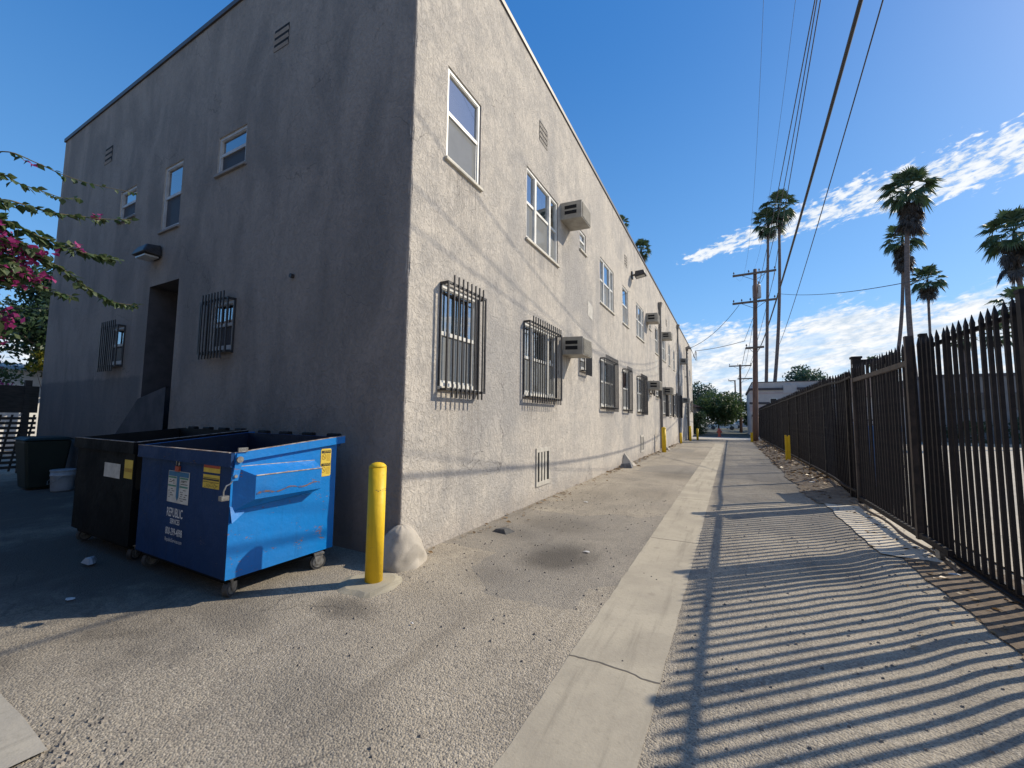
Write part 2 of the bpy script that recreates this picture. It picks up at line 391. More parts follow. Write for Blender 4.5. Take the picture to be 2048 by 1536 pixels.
M['blk'] = mat_paint('black_enamel', (.005, .0055, .006), (.015, .012, .011), .3, .6, .3, spec=.12)
M['lid'] = pmat('black_plastic_lid', (.007, .007, .008), (.012, .012, .013), 5, .6, spec=.25)
M['steel'] = pmat('worn_steel', (.42, .42, .41), (.24, .23, .22), 20, .4, .2, 60, metal=.7)
M['rust_edge'] = pmat('worn_edge', (.45, .42, .40), (.22, .14, .10), 15, .55)
M['rubber'] = pmat('rubber', (.04, .04, .042), (.07, .07, .07), 12, .7)
M['lab_y'] = pmat('yellow_label', (.72, .53, .07), (.62, .45, .06), 9, .5)
M['lab_r'] = pmat('red_label', (.42, .07, .035), (.33, .06, .03), 12, .5)
M['lab_w'] = pmat('white_label', (.62, .62, .59), (.48, .48, .46), 9, .6)
M['lab_k'] = pmat('black_print', (.02, .02, .02), (.03, .03, .03), 12, .6)
M['lab_b'] = pmat('blue_print', (.03, .17, .33), (.025, .13, .26), 12, .5)
M['lab_g'] = pmat('green_print', (.06, .25, .19), (.05, .2, .15), 12, .5)
M['lab_o'] = pmat('ochre_print', (.45, .28, .02), (.38, .22, .02), 12, .5)
M['letter'] = pmat('white_lettering', (.72, .73, .74), (.6, .61, .62), 20, .55)
M['bin_green'] = pmat('dark_green_plastic', (.006, .014, .010), (.010, .02, .014), 5, .5)
M['bucket'] = pmat('white_plastic', (.36, .39, .42), (.28, .3, .33), 9, .5)
M['wood_pole'] = pmat('pole_wood', (.20, .115, .085), (.10, .065, .055), 3, .85, .4, 14, stretch=(9, 9, .5))
M['arm'] = pmat('crossarm_wood', (.15, .115, .09), (.10, .08, .07), 4, .85)
M['wire'] = pmat('black_cable', (.035, .035, .04), (.05, .05, .055), 2, .6)
M['insul'] = pmat('insulator', (.12, .11, .12), (.08, .07, .08), 5, .35)
M['xfmr'] = pmat('transformer_grey', (.42, .42, .42), (.32, .32, .32), 3, .5)
M['ptrunk'] = pmat('palm_bark', (.20, .15, .13), (.12, .09, .08), 3, .9, .5, 12, stretch=(1, 1, 4))
M['bark'] = pmat('tree_bark', (.13, .10, .075), (.07, .055, .045), 3, .9, .6, 12, stretch=(5, 5, 1))
M['palm'] = mat_leaf('palm_frond', (.045, .085, .04), (.085, .125, .055), .22, .8)
M['palm_dead'] = mat_leaf('palm_skirt', (.085, .065, .05), (.05, .04, .033), .15, .8)
M['leaf_dark'] = mat_leaf('leaf_dark', (.02, .05, .022), (.05, .09, .035), .3, .8)
M['leaf_mid'] = mat_leaf('leaf_mid', (.035, .075, .022), (.085, .125, .035), .35, .6)
M['leaf_far'] = mat_leaf('leaf_far', (.04, .085, .055), (.07, .12, .07), .3, .4)
M['leaf_yel'] = mat_leaf('leaf_yellow', (.30, .25, .02), (.12, .16, .02), .4, 2)
M['leaf_vine'] = mat_leaf('leaf_vine', (.04, .085, .032), (.13, .17, .075), .42, 6)
M['bract'] = mat_leaf('magenta_bract', (.30, .025, .15), (.46, .06, .25), .45, 8)
M['stem'] = pmat('vine_stem', (.10, .075, .04), (.07, .08, .03), 20, .8)
M['litter'] = mat_leaf('dry_leaf', (.28, .17, .07), (.16, .10, .05), .2, 10)
M['gravel'] = pmat('gravel', (.34, .30, .25), (.16, .145, .13), 30, .9)
M['paper'] = pmat('litter_paper', (.66, .65, .62), (.5, .5, .5), 20, .8)
M['house_w'] = pmat('house_stucco', (.52, .48, .45), (.46, .43, .41), 1.5, .85)
M['house_pink'] = pmat('house_pink_band', (.50, .40, .38), (.44, .36, .35), 2, .85)
M['house_dk'] = pmat('house_dark_band', (.08, .07, .08), (.06, .055, .06), 2, .7)
M['house_g'] = pmat('grey_stucco', (.22, .21, .205), (.17, .165, .165), 1, .9)
M['roof_br'] = pmat('brown_shingle', (.20, .135, .105), (.14, .095, .08), 8, .9, .4, 20)
M['white_wall'] = pmat('white_garage', (.70, .69, .66), (.6, .59, .57), 2, .8)
M['car_w'] = pmat('white_car_paint', (.72, .72, .70), (.66, .66, .65), 1, .25)
M['car_s'] = pmat('silver_car_paint', (.45, .46, .48), (.40, .41, .43), 1, .25)
M['car_glass'] = pmat('car_glass', (.02, .025, .03), (.03, .035, .04), 1, .08)
M['red'] = pmat('hydrant_red', (.42, .09, .06), (.32, .07, .05), 6, .5)
M['lattice'] = pmat('dark_wood', (.05, .042, .036), (.03, .026, .023), 6, .85, .4, 20, stretch=(1, 1, 5))

# ------------------------------------------------------------------ world, sun
SUN = Vector((1.0, .95, 1.03)).normalized()
EL = math.asin(SUN.z); AZ = math.atan2(SUN.x, SUN.y)
def make_world():
    w = bpy.data.worlds.new('World'); S.world = w; w.use_nodes = True
    nt = NT(w); bg = nt.n['Background']; STR = .12
    sky = nt.node('ShaderNodeTexSky', sky_type='NISHITA'); sky.sun_disc = False
    sky.sun_elevation = EL; sky.sun_rotation = AZ; sky.altitude = 100; sky.air_density = 1.0; sky.dust_density = .55; sky.ozone_density = 2.2
    hs = nt.node('ShaderNodeHueSaturation'); hs.inputs['Saturation'].default_value = 1.36; hs.inputs['Value'].default_value = 1.3
    nt.link(sky.outputs[0], hs.inputs['Color'])
    g = nt.node('ShaderNodeTexCoord').outputs['Generated']
    nrm = nt.node('ShaderNodeVectorMath', operation='NORMALIZE'); nt.link(g, nrm.inputs[0])
    sp = nt.node('ShaderNodeSeparateXYZ'); nt.link(nrm.outputs[0], sp.inputs[0])
    az = nt.math('MULTIPLY', nt.math('ARCTAN2', sp.outputs['X'], sp.outputs['Y']), 57.2958)
    el = nt.math('MULTIPLY', nt.math('ARCSINE', sp.outputs['Z']), 57.2958)
    cv = nt.node('ShaderNodeCombineXYZ'); nt.link(nt.math('MULTIPLY', az, .12), cv.inputs[0]); nt.link(nt.math('MULTIPLY', el, .30), cv.inputs[1])
    # drift: shear so the puffs lean
    sh = nt.math('ADD', nt.math('MULTIPLY', el, .30), nt.math('MULTIPLY', az, -.04)); nt.link(sh, cv.inputs[1])
    n1 = nt.noise(cv.outputs[0], 3.0, 9, .62, .35)
    n2 = nt.noise(cv.outputs[0], 1.1, 5, .55, .2)
    n3 = nt.noise(cv.outputs[0], 7.5, 6, .6, .3)
    e0 = nt.math('ADD', nt.math('MULTIPLY', az, .15), nt.math('ADD', 21.0, nt.math('MULTIPLY', nt.math('MULTIPLY', az, az), -.0026)))
    wdt = nt.math('MAXIMUM', nt.math('ADD', 1.15, nt.math('MULTIPLY', nt.math('ADD', az, 5), .085)), .4)
    band = nt.math('DIVIDE', nt.math('ABSOLUTE', nt.math('SUBTRACT', nt.math('ADD', el, nt.math('MULTIPLY', nt.math('SUBTRACT', n2, .5), 3.0)), e0)), wdt)
    band = nt.math('MULTIPLY', nt.ramp(band, .2, 1.25, 1, 0), nt.math('MULTIPLY', nt.ramp(az, -8, -3), nt.ramp(az, 45, 60, 1, 0)))
    d1 = nt.math('ADD', nt.math('MULTIPLY', n1, .42), nt.math('MULTIPLY', n3, .58))
    c1 = nt.ramp(nt.math('ADD', d1, nt.math('MULTIPLY', band, .27)), .655, .80)
    c1 = nt.math('MULTIPLY', c1, nt.ramp(band, 0, .3))
    # bank above the horizon
    top = nt.math('ADD', nt.math('ADD', 11.2, nt.math('MULTIPLY', az, .05)), nt.math('MULTIPLY', nt.math('SUBTRACT', n2, .5), 9.0))
    bank = nt.ramp(nt.math('ADD', nt.math('SUBTRACT', top, el), nt.math('MULTIPLY', nt.math('SUBTRACT', d1, .5), 9)), -.8, 1.6)
    hole = nt.ramp(nt.math('ADD', nt.noise(nt.scalev(cv.outputs[0], (1, 2.0, 1)), 1.6, 6, .6, .3), nt.math('MULTIPLY', el, .006)), .42, .58, .55, 1.0)
    c2 = nt.math('MULTIPLY', bank, hole)
    cl = nt.math('MAXIMUM', nt.math('MULTIPLY', c1, .92), c2)
    cl = nt.math('MULTIPLY', cl, nt.ramp(el, -1, 1))
    shade = nt.ramp(nt.math('ADD', nt.math('MULTIPLY', n1, .6), nt.math('MULTIPLY', n3, .4)), .36, .62)
    ccol = nt.mix(shade, (5.0, 6.0, 7.2), (8.6, 8.7, 8.8))
    skyc = nt.mix(nt.ramp(el, 0, 20, .30, 0), hs.outputs[0], (4.2, 5.8, 7.6))
    blue = nt.mix(nt.ramp(el, 2, 50), (1.9, 4.3, 8.0), (.42, 1.95, 5.6))
    skyc = nt.mix(nt.ramp(az, 20, 75, .58, .30), skyc, blue)
    nt.link(nt.mix(cl, skyc, ccol), bg.inputs['Color'])
    bg.inputs['Strength'].default_value = STR
make_world()
sl = bpy.data.lights.new('sun', 'SUN'); sl.energy = 5.0; sl.angle = math.radians(.5); sl.color = (1, .895, .72)
so = bpy.data.objects.new('sun', sl); COL.objects.link(so); so.location = (20, 20, 30)
so.rotation_euler = SUN.to_track_quat('Z', 'Y').to_euler()

# ------------------------------------------------------------------ camera
cam = bpy.data.cameras.new('camera'); cam.sensor_width = 36; cam.lens = 14.45; cam.clip_end = 3000; cam.clip_start = .05
co = bpy.data.objects.new('camera', cam); COL.objects.link(co); S.camera = co
R = Matrix(((0.8831593, 0.0267756, 0.4683084), (0.4689314, -0.0749434, -0.8800493), (0.0115327, 0.9968282, -0.0787429)))
co.matrix_world = Matrix.Translation((0, 0, 1.6)) @ R.to_4x4()

# ------------------------------------------------------------------ ground
def gz(x, y):
    z = -.0055 * max(0, min(y, 45) - 13)
    if x > .2:
        near = sstep(16, 9, y)
        m_ = .6 + .9*mnoise.noise(Vector((7.7, y*.55, 0)))
        z += (.022 * math.exp(-((x - 1.42 - .15*mnoise.noise(Vector((1, y*.4, 9)))) / .19) ** 2) - .010 * math.exp(-((x - .98) / .22) ** 2)) * near * m_
        z += .012 * mnoise.noise(Vector((x * 2.2, y * 1.3, 3.1))) * sstep(.2, .7, x) * sstep(3.2, 2.2, x)
        z += .13 * sstep(1.35, 2.15, x) * sstep(10.5, 13, y)
    z += .006 * mnoise.noise(Vector((x * .7, y * .6, 0)))
    if y > 60: z -= 0
    return z
XS = [-400, -120, -60, -40, -30, -24, -18, -15, -12.5, -11, -10, -9] + [-8.5 + .5*k for k in range(11)] + [-3.28, -2.9, -2.5, -2.0, -1.5, -1.0, -.71, -.42, -.2, 0, .2, .4] + [.5 + .075*k for k in range(25)] + [2.45, 2.7, 3, 4, 6, 9, 13, 18, 25, 40, 70, 140, 400]
YS = [-400, -100, -40, -20, -10, -6, -4, -3] + [-2 + .25*k for k in range(12)] + [1 + .125*k for k in range(96)] + [13 + 1.0*k for k in range(36)] + [50, 55, 60, 70, 80, 100, 140, 200, 400, 900]
def sheet(name, mat, x0, x1, y0, y1, dz=0, edge=None):
    xs = sorted(set([x0, x1] + [x for x in XS if x0 < x < x1])); ys = sorted(set([y0, y1] + [y for y in YS if y0 < y < y1]))
    mb = MB(); nx = len(xs)
    for y in ys:
        for x in xs:
            xx, yy = (x, y) if edge is None else edge(x, y, x in (x0, x1), y in (y0, y1))
            mb.v.append(Vector((xx, yy, gz(xx, yy) + dz)))
    for j in range(len(ys)-1):
        for i in range(nx-1):
            a = j*nx+i; mb.f.append((a, a+1, a+1+nx, a+nx)); mb.m.append(0)
    o = mb.build(name, mat, smooth=True); o['kind'] = 'structure'; return o
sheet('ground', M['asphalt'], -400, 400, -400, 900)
def wavy(amp, f):
    def e(x, y, ex, ey):
        return (x + (amp*mnoise.noise(Vector((x*9, y*f, 1.7))) if ex else 0), y + (amp*mnoise.noise(Vector((x*f, y*9, 5.2))) if ey else 0))
    return e
sheet('drainage_channel', M['gutter'], -1.0, -.42, -6, 31.8, .005, wavy(.012, 5))
sheet('concrete_slab', M['concrete'], -7.5, -2.88, -3, .81, .016, wavy(.02, 4))
sheet('gate_pad', M['pale_pad'], 1.52, 2.3, 6.5, 9.9, .015, wavy(.05, 3))
sheet('soil_shade_strip', M['shaded_soil'], 1.72, 2.5, -4, 6.5, .013, wavy(.06, 3))  # dark ground colour also paints the shadow band along the fence foot
sheet('dirt_verge', M['dirt'], 1.38, 2.6, 9.9, 37, .016, wavy(.16, 2))
sheet('parking_lot', M['lot'], 2.6, 40, -8, 40, .02)
sheet('cross_street', M['street'], -60, 60, 39.5, 45, .008)
sheet('far_yard', M['yard'], -60, 60, 45, 160, .010)

# ------------------------------------------------------------------ the apartment building
CX, CY = -3.28, 3.55           # near corner
YE = 44.0; XW = -15.3
def roofz(y): return 8.70 - .0095 * (y - CY)
B = thing('apartment_building', (CX, CY, 0), 'long two storey stucco apartment building with barred ground floor windows beside the alley', 'building')
def P(face, u, d, z):
    return Vector((CX + d, u, z)) if face == 'R' else Vector((u, CY - d, z))
def fbox(mb, face, u0, u1, d0, d1, z0, z1, m=0):
    a = P(face, u0, d0, z0); b = P(face, u1, d1, z1); mb.box(a.x, b.x, a.y, b.y, a.z, b.z, m)
# windows: (face, u0, u1, z0, z1, kind, curtain, grille)
WIN = [
 ('R', 4.21, 5.05, 5.06, 6.38, 1, 'deep', None), ('R', 6.66, 8.24, 4.93, 6.34, 3, 'half', None), ('R', 9.74, 10.24, 5.88, 6.40, 1, None, None),
 ('R', 11.58, 13.16, 4.97, 6.34, 3, 'full', None), ('R', 14.42, 15.32, 4.95, 6.31, 1, 'deep', None), ('R', 16.80, 18.45, 4.92, 6.30, 3, 'full', None),
 ('R', 19.75, 20.35, 5.80, 6.28, 1, None, None), ('R', 21.50, 22.45, 4.90, 6.27, 1, 'full', None), ('R', 23.68, 25.25, 4.86, 6.22, 3, None, None),
 ('R', 26.5, 27.3, 4.84, 6.18, 1, 'full', None), ('R', 28.8, 29.7, 4.82, 6.16, 1, None, None), ('R', 31.0, 32.4, 4.80, 6.14, 3, None, None),
 ('R', 35.2, 35.8, 5.6, 6.1, 1, None, None), ('R', 37.5, 39.0, 4.78, 6.1, 3, None, None), ('R', 41.0, 41.9, 4.76, 6.1, 1, None, None),
 ('R', 4.18, 5.05, 1.98, 3.33, 1, 'half', (4.06, 4.98, 9)), ('R', 6.61, 8.15, 2.00, 3.34, 3, 'half', (6.5, 8.25, 15)), ('R', 9.75, 10.3, 2.80, 3.30, 1, None, (9.65, 10.4, 8)),
 ('R', 11.55, 13.15, 1.93, 3.32, 3, 'full', (11.45, 13.25, 14)), ('R', 14.32, 15.3, 1.91, 3.30, 1, None, (14.25, 15.4, 7)), ('R', 16.78, 18.4, 1.88, 3.28, 3, None, (16.7, 18.5, 13)),
 ('R', 19.75, 20.3, 2.78, 3.25, 1, None, (19.7, 20.4, 6)), ('R', 21.5, 22.4, 2.72, 3.22, 1, None, (21.4, 22.5, 7)), ('R', 23.68, 25.2, 1.84, 3.22, 3, None, (23.6, 25.3, 12)),
 ('R', 26.6, 27.5, 1.82, 3.2, 1, None, (26.5, 27.6, 7)), ('R', 28.8, 29.7, 1.8, 3.18, 1, 'full', (28.7, 29.8, 7)), ('R', 31.2, 32.7, 1.78, 3.16, 3, None, (31.1, 32.8, 11)),
 ('R', 37.0, 38.3, 1.76, 3.14, 1, None, (36.9, 38.4, 9)), ('R', 40.6, 41.8, 2.3, 3.14, 1, None, (40.5, 41.9, 9)),
 ('L', -7.65, -6.82, 5.64, 6.31, 1, None, None), ('L', -9.55, -8.86, 5.04, 6.31, 1, None, None), ('L', -11.5, -10.76, 5.66, 6.32, 1, None, None),
 ('L', -7.55, -6.87, 2.60, 3.40, 1, None, (-7.62, -6.80, 9)), ('L', -11.45, -10.78, 2.56, 3.34, 1, None, (-11.55, -10.7, 9)),
]
DOOR = (-9.80, -8.68, -.25, 4.0)
def make_wall():
    mb = MB()
    def side(face, ulo, uhi):
        holes = [(w[1], w[2], w[3], w[4]) for w in WIN if w[0] == face] + ([DOOR] if face == 'L' else [])
        step = 1.0
        us = set([ulo, uhi]); zs = set([-.4, 0, 1.0, 4.4, 7.4])
        for h in holes: us.update(h[:2]); zs.update(h[2:])
        us = sorted(us); zs = sorted(zs)
        cut = .035
        for i in range(len(us)-1):
            for j in range(len(zs)):
                z0 = zs[j]; last = j == len(zs)-1
                z1 = zs[j+1] if not last else None
                cu = (us[i]+us[i+1])/2; cz = (z0 + (z1 if z1 is not None else 8.5))/2
                if any(h[0] < cu < h[1] and h[2] < cz < h[3] for h in holes): continue
                ua, ub = us[i], us[i+1]
                za, zb = (z1, z1) if not last else ((roofz(ua), roofz(ub)) if face == 'R' else (8.70, 8.70))
                q = [P(face, ua, 0, z0), P(face, ub, 0, z0), P(face, ub, 0, zb), P(face, ua, 0, za)]
                mb.poly(q)
        for h in holes:
            if h is DOOR: continue
            dd = -.17 if h is not DOOR else -1.7
            u0, u1, z0, z1 = h
            for a, b in (((u0, z0), (u0, z1)), ((u0, z1), (u1, z1)), ((u1, z1), (u1, z0)), ((u1, z0), (u0, z0))):
                mb.quad(P(face, a[0], 0, a[1]), P(face, b[0], 0, b[1]), P(face, b[0], dd, b[1]), P(face, a[0], dd, a[1]))
    side('R', CY + .035, YE); side('L', XW, CX - .035)
    # softly rounded, slightly ragged near corner
    n = 5; prev = None
    for k in range(n+1):
        a = math.pi/2*k/n
        x = CX - .035 + .035*math.sin(a); y = CY + .035 - .035*math.cos(a)
        if prev:
            zz = -.4
            while zz < 8.7:
                z2 = min(zz+.12, 8.70)
                def jit(px, py, z):
                    t = .011*mnoise.noise(Vector((0, 0, z*4.3))) + .007*mnoise.noise(Vector((3, 0, z*13)))
                    e = 1 if 0 < (px - (CX-.035)) < .0349 else 0
                    return Vector((px + t*e, py - t*e, z))
                mb.quad(jit(*prev, zz), jit(x, y, zz), jit(x, y, z2), jit(*prev, z2)); zz = z2
        prev = (x, y)
    # hidden sides and roof deck
    mb.quad((XW, CY, -.4), (XW, CY, 8.7), (XW, YE, roofz(YE)), (XW, YE, -.4))
    mb.quad((XW, YE, -.4), (XW, YE, roofz(YE)), (CX, YE, roofz(YE)), (CX, YE, -.4))
    mb.quad((XW, CY, 8.69), (CX-.01, CY+.01, 8.69), (CX, YE, roofz(YE)-.01), (XW, YE, roofz(YE)-.01))
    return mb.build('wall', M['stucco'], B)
make_wall()
mb = MB()    # roof edge flashing
mb.hexa([(CX-.06, CY-.03, 8.67), (CX+.03, CY-.03, 8.67), (CX+.03, YE, roofz(YE)-.03), (CX-.06, YE, roofz(YE)-.03), (CX-.06, CY-.03, 8.76), (CX+.03, CY-.03, 8.76), (CX+.03, YE, roofz(YE)+.06), (CX-.06, YE, roofz(YE)+.06)])
mb.box(XW-.03, CX-.062, CY-.03, CY+.06, 8.67, 8.76)
mb.build('roof_edge', M['flashing'], B)

P_ = P; fbox_ = fbox
def window(w):
    face, u0, u1, z0, z1, kind, cur, gr = w
    f = .05
    mb = MB()
    O = .035
    def fbox(mb, face, u0, u1, d0, d1, z0, z1): fbox_(mb, face, u0, u1, d0+O, d1+O, z0, z1)
    def P(face, u, d, z): return P_(face, u, d+O, z)
    fbox(mb, face, u0, u1, -.14, -.055, z1-f, z1); fbox(mb, face, u0, u1, -.14, -.055, z0, z0+f)
    fbox(mb, face, u0, u0+f, -.14, -.055, z0+f, z1-f); fbox(mb, face, u1-f, u1, -.14, -.055, z0+f, z1-f)
    units = [(u0+f, u1-f)]
    if kind == 3:
        L = u1-u0; c0, c1 = u0+.27*L, u1-.27*L
        fbox(mb, face, c0-.04, c0+.04, -.14, -.045, z0+f, z1-f); fbox(mb, face, c1-.04, c1+.04, -.14, -.045, z0+f, z1-f)
        units = [(u0+f, c0-.04), (c0+.04, c1-.04), (c1+.04, u1-f)]
    zm = z0 + (z1-z0)*.52
    for a, b in units:
        # meeting rail, lower sash stiles
        fbox(mb, face, a, b, -.125, -.062, zm-.03, zm+.022)
        fbox(mb, face, a, a+.025, -.125, -.072, z0+f, zm-.03); fbox(mb, face, b-.025, b, -.125, -.072, z0+f, zm-.03)
        fbox(mb, face, a+.025, b-.025, -.125, -.072, z0+f, z0+f+.03)
        # slim bead around the upper light
        fbox(mb, face, a, a+.014, -.11, -.066, zm+.022, z1-f); fbox(mb, face, b-.014, b, -.11, -.066, zm+.022, z1-f)
        fbox(mb, face, a+.014, b-.014, -.11, -.066, z1-f-.014, z1-f)
    wo = mb.build('window', M['white'] if face == 'R' else M['white_dull'], B)
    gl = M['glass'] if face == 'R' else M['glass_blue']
    for a, b in units:
        mb = MB(); mb.quad(P(face, a+.014, -.09, zm+.022), P(face, b-.014, -.09, zm+.022), P(face, b-.014, -.09, z1-f-.014), P(face, a+.014, -.09, z1-f-.014))
        mb.quad(P(face, a+.025, -.105, z0+f+.03), P(face, b-.025, -.105, z0+f+.03), P(face, b-.025, -.105, zm-.03), P(face, a+.025, -.105, zm-.03))
        mb.build('pane', gl, wo)
        mb = MB(); mb.quad(P(face, a+.025, -.082, z0+f+.03), P(face, b-.025, -.082, z0+f+.03), P(face, b-.025, -.082, zm-.03), P(face, a+.025, -.082, zm-.03))
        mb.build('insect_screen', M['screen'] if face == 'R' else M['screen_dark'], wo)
    if cur:
        mb = MB(); n = 40
        ztop = z1-.42 if cur == 'deep' else z1-.06 if cur == 'half' else z1-.05
        ua, ub = (u0+.03, u0+(u1-u0)*.72) if cur == 'deep' else ((u0+(u1-u0)*.3, u1-.05) if cur == 'half' else (u0+.05, u1-.05))
        pts = []
        for k in range(n+1):
            u = lerp(ua, ub, k/n); d = -.26 + .022*math.sin(k*1.35) + .01*math.sin(k*.5)
            pts.append((u, d))
        for k in range(n):
            mb.quad(P(face, pts[k][0], pts[k][1], z0+.04), P(face, pts[k+1][0], pts[k+1][1], z0+.04), P(face, pts[k+1][0], pts[k+1][1], ztop), P(face, pts[k][0], pts[k][1], ztop))
        mb.build('curtain', M['curtain'], wo, smooth=True)
    mb = MB(); fbox(mb, face, u0-.16, u1+.16, -.9, -.55, z0-.3, z1+.3); mb.build('dark_interior', M['room'], wo)
    O = 0
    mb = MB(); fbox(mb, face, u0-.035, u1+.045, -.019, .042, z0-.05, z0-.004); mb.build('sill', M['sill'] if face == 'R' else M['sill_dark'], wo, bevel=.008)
    if gr:
        a, b, n = gr; a, b, d = (u0-.03, u1+.04, .125) if face == 'R' else (a, b, .115); zt, zb = z1+.0, z0-.06
        mb = MB()
        t = .014
        fbox(mb, face, a, b, d-.012, d+.012, zt-.03, zt); fbox(mb, face, a, b, d-.012, d+.012, zb, zb+.03)
        for u in (a, b-.03):
            fbox(mb, face, u, u+.03, .0, d-.012, zt-.03, zt); fbox(mb, face, u, u+.03, .0, d-.012, zb, zb+.03)
            fbox(mb, face, u, u+.03, -.004, .018, zb+.03, zt-.03)
            fbox(mb, face, u+.002, u+.028, d-.011, d+.011, zb+.03, zt-.03)
        for k in range(1, n):
            u = lerp(a+.015, b-.015, k/n)
            fbox(mb, face, u-.009, u+.009, d+.0125, d+.0305, zb-.09, zt+.10)
        mb.build('window_grille', M['iron'], B)
for w in WIN: window(w)

# door at the back of the recess, stair stringer, vents
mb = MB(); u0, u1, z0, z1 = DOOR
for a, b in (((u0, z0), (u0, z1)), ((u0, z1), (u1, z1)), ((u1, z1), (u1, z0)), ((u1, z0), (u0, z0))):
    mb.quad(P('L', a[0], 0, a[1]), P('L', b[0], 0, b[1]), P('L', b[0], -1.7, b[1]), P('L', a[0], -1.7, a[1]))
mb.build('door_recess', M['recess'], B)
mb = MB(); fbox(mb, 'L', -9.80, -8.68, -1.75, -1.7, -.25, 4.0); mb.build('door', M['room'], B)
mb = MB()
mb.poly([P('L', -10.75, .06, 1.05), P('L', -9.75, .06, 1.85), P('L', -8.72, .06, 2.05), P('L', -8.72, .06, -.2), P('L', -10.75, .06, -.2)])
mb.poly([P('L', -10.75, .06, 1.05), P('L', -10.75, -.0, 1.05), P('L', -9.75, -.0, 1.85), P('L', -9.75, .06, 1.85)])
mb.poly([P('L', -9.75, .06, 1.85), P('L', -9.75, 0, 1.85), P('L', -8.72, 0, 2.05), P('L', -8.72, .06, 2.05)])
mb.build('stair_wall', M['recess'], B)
def louvre(face, u0, u1, z0, z1, n):
    mb = MB(); fbox(mb, face, u0, u1, .002, .006, z0, z1)
    v = mb.build('roof_vent', M['dark'], B)
    mb = MB(); hz = (z1-z0)/n
    for k in range(n):
        z = z0 + hz*k
        a, b, c, e = P(face, u0-.01, .007, z), P(face, u1+.01, .007, z), P(face, u1+.01, .022, z+hz*.42), P(face, u0-.01, .022, z+hz*.42)
        mb.quad(a, b, c, e)
    mb.build('slat', M['stucco'], v)
louvre('R', 7.22, 7.62, 7.20, 7.62, 4); louvre('R', 14.8, 15.2, 7.16, 7.56, 4); louvre('R', 25.6, 26.0, 7.1, 7.5, 4)
louvre('L', -6.20, -5.84, 7.26, 7.62, 3); louvre('L', -12.56, -12.18, 7.24, 7.62, 3)
def crawl(u0, u1, z0, z1):
    mb = MB(); fbox(mb, 'R', u0+.05, u1-.05, .003, .006, z0+.08, z1-.08); v = mb.build('crawl_space_vent', M['dark'], B)
    mb = MB()
    fbox(mb, 'R', u0, u1, .002, .022, z1-.08, z1); fbox(mb, 'R', u0, u1, .002, .022, z0, z0+.08)
    fbox(mb, 'R', u0, u0+.05, .002, .022, z0+.08, z1-.08); fbox(mb, 'R', u1-.05, u1, .002, .022, z0+.08, z1-.08)
    for k in range(1, 4):
        u = lerp(u0+.05, u1-.05, k/4); fbox(mb, 'R', u-.045, u+.035, .007, .017, z0+.08, z1-.08)
    mb.build('vent_frame', M['vent'], v)
crawl(7.15, 7.80, .28, 1.0); crawl(17.35, 18.0, .2, .9)
# pale unpainted patches of plaster, small pipe stub
mb = MB(); mb.poly([P('R', 10.38, .006, 4.30), P('R', 10.8, .006, 4.24), P('R', 10.82, .006, 4.62), P('R', 10.4, .006, 4.70)]); mb.build('plaster_patch', M['vent'], B)
mb = MB(); mb.poly([P('R', 21.3, .006, 3.9), P('R', 22.0, .006, 3.85), P('R', 22.0, .006, 4.6), P('R', 21.3, .006, 4.65)]); mb.build('plaster_patch', M['vent'], B)
mb = MB(); mb.tube([P('L', -5.41, -.02, 3.54), P('L', -5.41, .05, 3.54)], .03, 10); mb.build('pipe_stub', M['lamp'], B)

# ------------------------------------------------------------------ air conditioners
def make_ac(w=.64, d=.50, h=.40):
    r = thing('air_conditioner', (CX, 8.40, 6.03), 'grey window air conditioner high on the wall, nearest of the upper floor ones', 'air conditioner', 'air conditioners on the alley wall')
    x0, y0, z0 = r.location
    mb = MB(); t = .03
    # casing as open frame: top, bottom, two sides with louvre openings
    mb.hexa([(x0-.1, y0, z0), (x0+d, y0, z0-.03), (x0+d, y0+w, z0-.03), (x0-.1, y0+w, z0), (x0-.1, y0, z0+h), (x0+d, y0, z0+h-.03), (x0+d, y0+w, z0+h-.03), (x0-.1, y0+w, z0+h)])
    mb.build('casing', M['ac'], r, bevel=.012)
    for sy in (y0-.004, y0+w+.004):
        g = MB()
        for a, b in ((.10, .18), (.22, .30)):
            g.quad((x0+.10, sy, z0+a), (x0+d-.12, sy, z0+a-.012), (x0+d-.12, sy, z0+b-.012), (x0+.10, sy, z0+b))
        g.build('side_louvre', M['dark'], r)
    g = MB(); n = 16
    g.quad((x0+d+.003, y0+.04, z0+.0), (x0+d+.003, y0+w-.04, z0+.0), (x0+d+.003, y0+w-.04, z0+h-.07), (x0+d+.003, y0+.04, z0+h-.07))
    f = g.build('rear_grille', M['dark'], r)
    g = MB()
    for k in range(n):
        z = z0 + lerp(.0, h-.08, k/(n-1)); g.box(x0+d+.004, x0+d+.014, y0+.03, y0+w-.03, z, z+.011)
    g.build('fin', M['ac'], f)
    return r
ac = make_ac()
acl = [((CX, 8.46, 2.98), 'grey window air conditioner beside the second barred window, nearest of the ground floor ones'),
       ((CX, 18.95, 5.93), 'grey window air conditioner just before the first tall drainpipe on the upper floor'),
       ((CX, 23.6, 5.95), 'grey window air conditioner just past the first tall drainpipe on the upper floor'),
       ((CX, 32.9, 5.70), 'farthest window air conditioner of the upper floor, beside the power mast'),
       ((CX, 19.3, 2.90), 'grey window air conditioner just before the first drainpipe on the ground floor'),
       ((CX, 23.8, 2.92), 'grey window air conditioner just past the first drainpipe on the ground floor'),
       ((CX, 34.0, 2.80), 'farthest window air conditioner of the ground floor, under the meter box')]
for loc, lab in acl: dup(ac, loc, lab)

